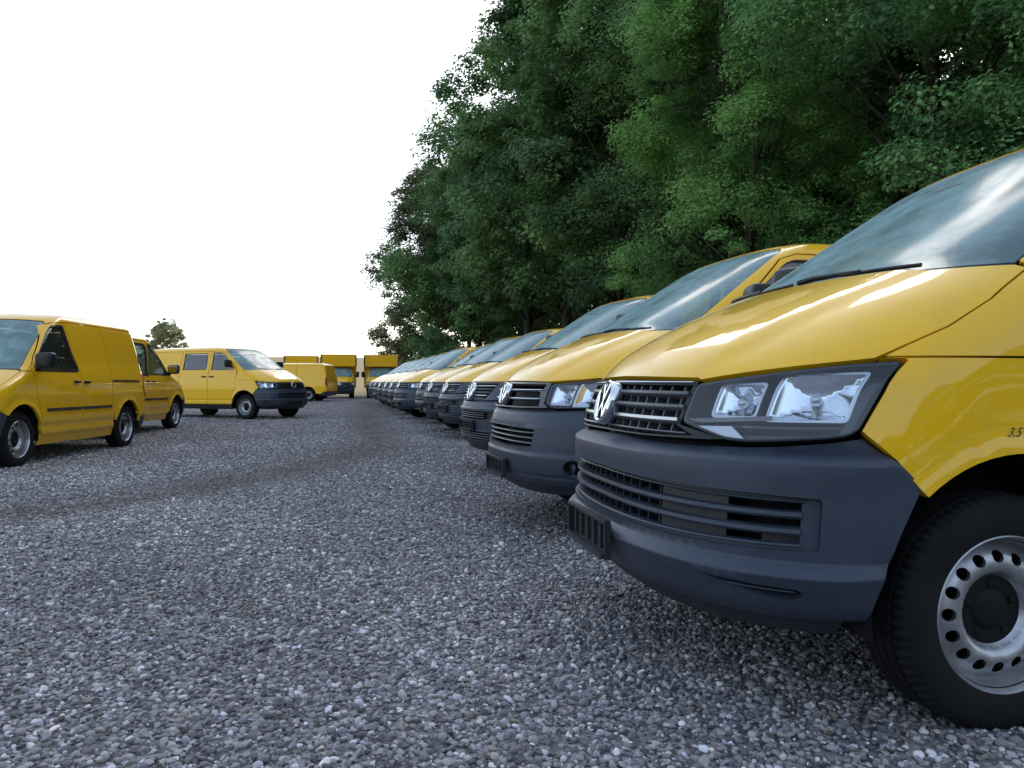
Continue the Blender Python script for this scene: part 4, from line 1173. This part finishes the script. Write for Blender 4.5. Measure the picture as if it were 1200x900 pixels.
def stone_field():
    P = []; S = []
    def band(y0, y1, dens, s0, s1, x_l=None, x_r=None):
        A = []
        n = int(dens * (y1 - y0) * 1.5 * (y1 + 1.0))
        y = rng.uniform(y0, y1, n); x = rng.uniform(-1, 1, n) * .75 * (y1 + 1.0)
        ok = (np.abs(x) < .72 * y + .9)
        x, y = x[ok], y[ok]
        z = gravel_height(x, y)
        s = s0 + (s1 - s0) * rng.beta(1.3, 4.5, len(x))
        P.append(np.stack([x, y, z + s * .12], 1)); S.append(s)
    band(1.2, 4.2, 4200, .009, .048)
    band(4.2, 8.0, 1800, .013, .048)
    band(8.0, 14.0, 560, .018, .054)
    band(14.0, 26.0, 190, .022, .055)
    band(26.0, 46.0, 36, .026, .055)
    return np.concatenate(P), np.concatenate(S)
P, S = stone_field()
n = len(P)
tr = track(P[:, 0], P[:, 1])
keep = rng.uniform(size=n) > tr * .4
P, S, tr = P[keep], S[keep], tr[keep]; n = len(P)
me = bpy.data.meshes.new('loose_gravel'); me.vertices.add(n); me.vertices.foreach_set('co', P.astype(np.float32).ravel())
val = np.clip(rng.lognormal(-1.42, .54, n), .045, .78)
hue = rng.normal(0, .035, n); wrm = rng.uniform(size=n) < .10
tint = np.stack([val * (1.05 + hue * .6 + .12 * wrm), val * (.97 + .03 * wrm), val * (1.0 - hue - .12 * wrm), np.ones(n)], 1)
mac = .5 * np.sin(P[:, 0] * 1.1 + 1.7 * np.sin(P[:, 1] * .8)) + .5 * np.sin(P[:, 1] * 1.6 + 1.3 * np.sin(P[:, 0] * 1.3 + 2)) + .35 * np.sin(P[:, 0] * 3.7 + P[:, 1] * 2.9)
tint[:, :3] *= (1 + .17 * mac)[:, None]
tint[:, :3] = tint[:, :3] * (1 - .55 * tr[:, None]) + np.array([.12, .10, .085]) * .55 * tr[:, None]
rot = np.stack([rng.normal(0, .35, n), rng.normal(0, .35, n), rng.uniform(0, 6.283, n)], 1)
for nm, ty, arr, key in (('tint', 'FLOAT_COLOR', tint, 'color'), ('rot', 'FLOAT_VECTOR', rot, 'vector'), ('siz', 'FLOAT', S, 'value'), ('pick', 'INT', rng.integers(0, 10, n), 'value')):
    a = me.attributes.new(nm, ty, 'POINT'); a.data.foreach_set(key, np.ascontiguousarray(arr, np.int32 if ty == 'INT' else np.float32).ravel())
go = link('loose_gravel', me, None, None, kind='stuff', label='loose grey and bluish pebbles covering the yard', category='gravel')
ng = bpy.data.node_groups.new('scatter_pebbles', 'GeometryNodeTree')
ng.interface.new_socket('Geometry', in_out='INPUT', socket_type='NodeSocketGeometry'); ng.interface.new_socket('Geometry', in_out='OUTPUT', socket_type='NodeSocketGeometry')
N = ng.nodes; gi = N.new('NodeGroupInput'); gout = N.new('NodeGroupOutput')
ip = N.new('GeometryNodeInstanceOnPoints'); ci = N.new('GeometryNodeCollectionInfo')
ci.inputs['Collection'].default_value = peb; ci.inputs['Separate Children'].default_value = True; ci.inputs['Reset Children'].default_value = True
def na(nm, ty):
    q = N.new('GeometryNodeInputNamedAttribute'); q.data_type = ty; q.inputs['Name'].default_value = nm; return q.outputs['Attribute']
e2r = N.new('FunctionNodeEulerToRotation')
ng.links.new(gi.outputs[0], ip.inputs['Points']); ng.links.new(ci.outputs[0], ip.inputs['Instance'])
ip.inputs['Pick Instance'].default_value = True
ng.links.new(na('pick', 'INT'), ip.inputs['Instance Index']); ng.links.new(na('rot', 'FLOAT_VECTOR'), e2r.inputs[0]); ng.links.new(e2r.outputs[0], ip.inputs['Rotation'])
ng.links.new(na('siz', 'FLOAT'), ip.inputs['Scale']); ng.links.new(ip.outputs[0], gout.inputs[0])
mod = go.modifiers.new('scatter', 'NODES'); mod.node_group = ng

# stubble field rising behind the trucks, and woodland soil
m, t, o = mat('stubble_field')
b = t.nodes.new('ShaderNodeBsdfPrincipled'); b.inputs['Roughness'].default_value = .95; b.inputs['Specular IOR Level'].default_value = .1
wv = t.nodes.new('ShaderNodeTexWave'); wv.inputs['Scale'].default_value = .35; wv.inputs['Distortion'].default_value = 1.6; wv.bands_direction = 'Y'
tc = t.nodes.new('ShaderNodeTexCoord'); t.links.new(tc.outputs['Object'], wv.inputs['Vector'])
n1 = noise(t, .9, 7, .7)
ad = t.nodes.new('ShaderNodeMath'); ad.operation = 'MULTIPLY_ADD'; ad.inputs[1].default_value = .45; t.links.new(wv.outputs[0], ad.inputs[0]); t.links.new(n1.outputs[0], ad.inputs[2])
r1 = ramp(t, ad.outputs[0], [(.3, (.20, .14, .068)), (.8, (.38, .28, .145))])
t.links.new(r1.outputs[0], b.inputs['Base Color']); t.links.new(b.outputs[0], o.inputs[0])
M_FIELD = m
sheet('field', np.concatenate([np.arange(-900, -80, 40.), np.arange(-80, 80, 3.), np.arange(80, 901, 40.)]), np.concatenate([np.arange(51, 150, 1.5), np.arange(150, 900, 50.)]), lambda x, y: field_z(x, y) + .12 * np.sin(x * .13 + y * .05) * np.clip((y - 60) / 20, 0, 1), M_FIELD, kind='structure')
M_SOIL = simple('woodland_soil', (.045, .035, .022), .95, spec=.1, var=.5, vscale=2.5)

# ------------------------------------------------------------------ trees
def leaf_mat(name, dark, light, trans):
    m, t, o = mat(name)
    at = t.nodes.new('ShaderNodeAttribute'); at.attribute_name = 'col'
    sp = t.nodes.new('ShaderNodeSeparateColor'); t.links.new(at.outputs['Color'], sp.inputs[0])
    r = ramp(t, sp.outputs[0], [(0, dark), (1, light)])
    b = t.nodes.new('ShaderNodeBsdfPrincipled'); b.inputs['Roughness'].default_value = .55; b.inputs['Specular IOR Level'].default_value = .2
    tl = t.nodes.new('ShaderNodeBsdfTranslucent')
    t.links.new(r.outputs[0], b.inputs['Base Color']); t.links.new(r.outputs[0], tl.inputs[0])
    mx = t.nodes.new('ShaderNodeMixShader'); mx.inputs[0].default_value = trans
    t.links.new(b.outputs[0], mx.inputs[1]); t.links.new(tl.outputs[0], mx.inputs[2]); t.links.new(mx.outputs[0], o.inputs[0])
    return m
M_LEAF = leaf_mat('leaves_dark', (.055, .115, .05), (.26, .43, .14), .45)
M_LEAFB = leaf_mat('leaves_bright', (.11, .23, .065), (.34, .58, .17), .48)
M_LEAFM = leaf_mat('leaves_mid', (.07, .165, .065), (.32, .56, .19), .45)
M_LEAFO = leaf_mat('leaves_olive', (.07, .085, .045), (.26, .27, .12), .5)
M_LEAFL = leaf_mat('leaves_pale_olive', (.16, .18, .08), (.50, .50, .26), .5)
M_BARK = simple('bark', (.055, .045, .035), .9, spec=.15, var=.45, vscale=7, bump=.6, bscale=30)

def tree_mesh(H, Rc, z0, n_cl, n_leaf, leaf, seed, droop=.0, per=10):
    g = np.random.default_rng(seed)
    prof_z = np.array([0, .06, .2, .45, .7, .88, 1.0]); prof_r = np.array([.62, .82, 1.0, .98, .80, .52, .10])
    # boughs: flattened fans of leaf clusters reaching out of a lumpy envelope
    lob = [(g.uniform(0, 6.28), g.uniform(0, 1), g.uniform(.15, .34)) for _ in range(10)]
    nb = max(8, n_cl // per); n_cl = nb * per
    t = g.beta(1.1, 1.15, nb); th = g.uniform(0, 6.283, nb)
    f = np.interp(t, prof_z, prof_r)
    for (a, tz, am) in lob: f = f + am * np.exp(-((np.angle(np.exp(1j * (th - a)))) / .55) ** 2 - ((t - tz) / .14) ** 2)
    for (a, tz, am) in lob[:6]: f = f - .8 * am * np.exp(-((np.angle(np.exp(1j * (th - a - 1.6)))) / .45) ** 2 - ((t - tz * .8 - .1) / .1) ** 2)
    rr = Rc * f * (1 - .5 * g.uniform(0, 1, nb) ** 2.4)
    Bc = np.stack([rr * np.cos(th), rr * np.sin(th), z0 + t * (H - z0)], 1)
    bi = np.repeat(np.arange(nb), per); u = g.uniform(-1, 1, n_cl); w_ = g.uniform(-1, .35, n_cl); fan = g.uniform(.7, 1.35, nb)[bi] * Rc / 4.2
    rad_ = np.stack([np.cos(th), np.sin(th), 0 * th], 1)[bi]; tan_ = np.stack([-np.sin(th), np.cos(th), 0 * th], 1)[bi]
    C = Bc[bi] + tan_ * (u * fan * 1.15)[:, None] + rad_ * ((w_ - .35 * u * u) * fan)[:, None]
    C[:, 2] += -.40 * fan * u * u - .30 * fan * np.maximum(w_, 0) + g.normal(0, .42, n_cl) * fan
    C[:, 2] = np.maximum(C[:, 2], z0 * .8)
    crad = g.uniform(.36, .82, n_cl) * (Rc / 4.2)
    btone = g.normal(size=nb)[bi]
    # leaves
    ci = np.repeat(np.arange(n_cl), n_leaf); n = len(ci)
    out = C / np.maximum(np.linalg.norm(C - np.array([0, 0, (H + z0) / 2]) * [0, 0, 1], axis=1, keepdims=True), .1); out[:, 2] *= .3
    d = g.normal(size=(n, 3)); d /= np.linalg.norm(d, axis=1, keepdims=True)
    rad = g.uniform(0, 1, n) ** .45
    p = C[ci] + d * (rad * crad[ci])[:, None] * np.array([1, 1, .68])
    p[:, 2] -= droop * ((d[:, 0] ** 2 + d[:, 1] ** 2) * rad * crad[ci])
    nrm = d * .9 + np.array([0, 0, .8]) + out[ci] * .8 + g.normal(size=(n, 3)) * .5
    nrm /= np.linalg.norm(nrm, axis=1, keepdims=True)
    ax = np.cross(nrm, g.normal(size=(n, 3))); ax /= np.linalg.norm(ax, axis=1, keepdims=True); bx = np.cross(nrm, ax)
    L = leaf * g.uniform(.55, 1.35, n)[:, None]; W = L * g.uniform(.26, .36, n)[:, None]
    V = np.stack([p - ax * L * .5, p + bx * W - ax * L * .02 + nrm * L * .07, p + ax * L * .5 - nrm * L * .04, p - bx * W - ax * L * .02 + nrm * L * .07], 1).reshape(-1, 3)
    F_ = (np.arange(n)[:, None] * 4 + np.array([[0, 1, 2, 3]])).astype(np.int32)
    cv = np.clip(.42 + (.16 * btone + .10 * g.normal(size=n_cl))[ci] + .16 * g.normal(size=n), 0, 1)
    cols = np.repeat(np.stack([cv, cv, cv, np.ones(n)], 1), 4, 0)
    crown = big_mesh('crown', V, F_, 4, cols)
    # trunk and limbs
    mb = MB(); tr = H * .011 + .04
    bend = [(g.normal(0, .12) * k, g.normal(0, .12) * k, 0) for k in np.linspace(0, 1.5, 7)]
    pts = [(bend[k][0], bend[k][1], -.3 + (H * .86 + .3) * k / 6) for k in range(7)]
    mb.tube(pts, [tr * 1.35] + [tr * (1 - .82 * k / 6) for k in range(1, 7)], 10)
    pick = g.choice(n_cl, min(n_cl, 46), replace=False)
    for i in pick:
        zb = max(z0 * .75, C[i, 2] * g.uniform(.55, .85)); k = zb / (H * .86) * 6; k0 = min(5, int(k)); u = k - k0
        b0 = np.array(pts[k0]) * (1 - u) + np.array(pts[min(6, k0 + 1)]) * u
        md = (b0 + C[i]) / 2 + np.array([0, 0, g.uniform(-.2, .5)])
        r0 = max(.02, tr * .33 * (1 - zb / H))
        mb.tube([b0, b0 * .6 + md * .4 + np.array([0, 0, .1]), md, C[i]], [r0, r0 * .8, r0 * .55, r0 * .16], 5)
    trunk = mesh('trunk', mb.v, mb.f)
    trunk.materials.append(M_BARK)
    return crown, trunk

TV = [tree_mesh(18.5, 4.2, 2.6, 820, 190, .105, 11, .25), tree_mesh(19.5, 4.0, 3.0, 800, 190, .105, 12, .25),
      tree_mesh(18.0, 4.8, 1.6, 1050, 110, .185, 13, .2), tree_mesh(20.0, 4.3, 5.0, 880, 115, .185, 14, .2)]
CROWN = {}
def plant(x, y, v, sc_, rz, lm, label, nm='broadleaf_tree', group='trees of the wood behind the vans', z=None):
    crown, trunk = TV[v]
    if (v, lm.name) not in CROWN:
        c = crown.copy() if any(k[0] == v for k in CROWN) else crown
        c.materials.clear(); c.materials.append(lm); CROWN[(v, lm.name)] = c
    o = thing(nm, label, 'tree', (x, y, float(ground_z(x, y)) - .05 if z is None else z), rz, group)
    s = sc_ if hasattr(sc_, '__len__') else (sc_, sc_, sc_)
    o.scale = s
    link('trunk', trunk, None, o); link('crown', CROWN[(v, lm.name)], None, o)
    return o

FR = [  # the wood's edge, from the far end towards the near vans
 (-5.9, 60, 2, (1.1, 1.1, .98), M_LEAFO, 'brownish tree with open drooping crown standing at the far end of the wood'),
 (-2.2, 52.5, 2, 1.06, M_LEAF, 'dark green tree next to the brownish tree at the end of the wood'),
 (.9, 44.5, 3, 1.13, M_LEAF, 'tall dark tree of the wood edge, third from the brownish end tree'),
 (2.6, 37, 3, 1.12, M_LEAF, 'tall dark tree of the wood edge, fourth from the brownish end tree'),
 (4.3, 30.5, 3, 1.12, M_LEAF, 'tall dark tree of the wood edge, fifth from the brownish end tree'),
 (6.6, 26.0, 0, 1.05, M_LEAF, 'tall dark tree of the wood edge with bare twigs, behind the light green tree'),
 (6.2, 20.0, 1, .80, M_LEAFB, 'light green leafy tree bulging out of the dark wood edge'),
 (9.4, 17.0, 0, 1.05, M_LEAFM, 'big green tree right of the light green one, branches hanging over the vans'),
 (11.6, 13.2, 1, 1.0, M_LEAFM, "big green tree with visible trunk above the '3,5 bar' van"),
 (13.2, 9.0, 0, 1.05, M_LEAFM, "big green tree beyond the tail of the '3,5 bar' van"),
]
for k, (x, y, v, s, lm, lab) in enumerate(FR):
    plant(x, y, v, s, k * 2.17 + .4, lm, lab)
BK = [(-3.6, 64, 2, .98), (-1.0, 63, 3, 1.0), (2.6, 56, 3, 1.0), (5.4, 48.5, 3, 1.05), (7.2, 41, 3, 1.05), (9.2, 34.5, 3, 1.05), (11.2, 29, 2, 1.0), (13.6, 23, 3, 1.0), (16.5, 17.5, 2, 1.0), (19, 12, 3, 1.0), (10.5, 46, 2, 1.0), (13.5, 38, 3, 1.0), (17, 29, 2, 1.05), (21, 20, 3, 1.0)]
for k, (x, y, v, s) in enumerate(BK):
    plant(x, y, v, s, k * 1.31, M_LEAF, 'dark tree inside the wood behind the edge trees', group='trees inside the wood')
# undergrowth that closes the wood's foot behind the near vans
UV = [tree_mesh(3.6, 1.9, .25, 90, 110, .13, 31, .1), tree_mesh(3.2, 2.1, .2, 90, 110, .13, 32, .1)]
TV += UV
for k, (x, y) in enumerate([(7.6, 22.5), (8.6, 19.5), (10.5, 16), (12.2, 12.5), (13.5, 8), (9.8, 24), (12.5, 18), (15, 14), (8.2, 27.5), (9.5, 30), (16, 9.5), (14.5, 5.5)]):
    plant(x, y, 4 + k % 2, (1, 1, 1.05), k * 1.9, M_LEAF, 'leafy bush in the undergrowth at the foot of the wood', 'bush', 'bushes at the foot of the wood')
TV.append(tree_mesh(8.4, 2.9, 2.4, 330, 70, .22, 47, .1, 3))
plant(-49.5, 110, 6, (1.05, 1.05, 1), 1.0, M_LEAFL, 'small round lone tree on the field above the van with side windows', 'lone_tree', 'tree on the field', z=1.7)
xs = np.arange(-4, 60.1, 2.0); ys = np.arange(4, 74, 2.0)
def soil_z(x, y):
    edge = 9.2 - .26 * (y - 14)
    return ground_z(x, y) + np.where(x > edge - .5, .03 + .05 * np.clip(x - edge, 0, 4), -.35)
sheet('forest_floor', np.arange(-12, 60.1, .8), ys, soil_z, M_SOIL, kind='structure')

# the yard's other hedge of trees, at the photographer's back (seen mirrored in paint and glass)
for k, (x, y) in enumerate([(-26, -22), (-17, -27), (-8, -26), (1, -28), (10, -26), (19, -25), (27, -20), (33, -12)]):
    plant(x, y, 2 + k % 2, (1.25, 1.25, .42), k * 1.7, M_LEAF, 'tree of the hedge on the open side of the yard, facing the van noses', group='hedge trees facing the vans')

# ------------------------------------------------------------------ place the vehicles
ROW = 'vans parked side by side before the trees'
def put(o, x, y, deg):
    o.location = (x, y, float(ground_z(x, y))); o.rotation_euler = (0, 0, R(deg)); return o
def from_badge(px, d, a, b=.87):
    """front axle point of a van whose nose stands at picture column px and depth d, tail turned a degrees away"""
    bx, by = (px - 600) / 900 * d, d
    return bx + b * math.cos(R(a)), by + b * math.sin(R(a))

t6 = build_van(front_t6, "yellow van with angular headlights and '3,5 bar' lettered above its wheel", ROW, text=True, hi=True)
put(t6, 1.205, 3.02, 190.8)
t52 = build_van(front_t52, "two-bar-grilled yellow van with fog lamp recesses, next to the '3,5 bar' van", ROW)
x, y = from_badge(591, 5.4, 15); put(t52, x, y, 195)
t51 = build_van(front_t51, "V-grilled yellow van, third in the row starting at the '3,5 bar' van", ROW)
x, y = from_badge(552.5, 8.3, 19); put(t51, x, y, 199)
ORD = {4: 'fourth', 5: 'fifth', 6: 'sixth', 7: 'seventh', 8: 'eighth', 9: 'ninth', 10: 'tenth', 11: 'eleventh', 12: 'twelfth'}
rest = [(4, 522, 13.5, 22, t51, 'V-grilled'), (5, 504.3, 15.5, 25, t51, 'V-grilled'), (6, 493, 18.3, 24, t52, 'two-bar-grilled'), (7, 467, 20.8, 26, t52, 'two-bar-grilled'),
        (8, 458.5, 23.6, 24, t51, 'V-grilled'), (9, 451.7, 26.2, 24, t51, 'V-grilled'), (10, 445, 28.9, 24, t51, 'V-grilled'), (11, 439.5, 31.6, 24, t52, 'two-bar-grilled'), (12, 434.5, 34.4, 24, t51, 'V-grilled')]
for i, px, d, a, src, what in rest:
    o = copy_tree(src); x, y = from_badge(px, d, a); put(o, x, y, 180 + a)
    o['label'] = f"{what} yellow van, {ORD[i]} in the row starting at the '3,5 bar' van"

win = build_van(front_t52, 'yellow van with two side windows standing alone before the box trucks', 'vans standing about the yard', windows_rear=True)
put(win, -6.75 , 21.3, -24)
side_on = copy_tree(t52)
side_on['label'] = 'windowless yellow van between the box trucks and the van with side windows'
side_on['group'] = 'vans standing about the yard'
put(side_on, -13.4, 40.6, 180 - 4)

c1 = build_caddy('small yellow delivery van with blank rear sides and dark rubbing strip', 'small yellow delivery vans')
put(c1, -6.67, 8.95, 273.3)
c2 = build_caddy('small yellow delivery van with side windows, behind the blank-sided one', 'small yellow delivery vans', windows_rear=True)
put(c2, -8.13, 16.44, 94)
c1.scale = c2.scale = (1.05, 1.05, 1.05)
for q in (c1, c2): raise_top(q, 1.0, 1.09)

tk = build_truck('yellow box truck seen over the roof of the side-on van', 'yellow box trucks')
put(tk, -13.6, 49.5, 285)
o = copy_tree(tk); o['label'] = 'yellow box truck just beyond the tail of the side-on van'; put(o, -10.6, 47.0, 283.5)
o = copy_tree(tk); o['label'] = 'yellow box truck just beyond the last vans of the row'; put(o, -8.15, 48.0, 280.5)
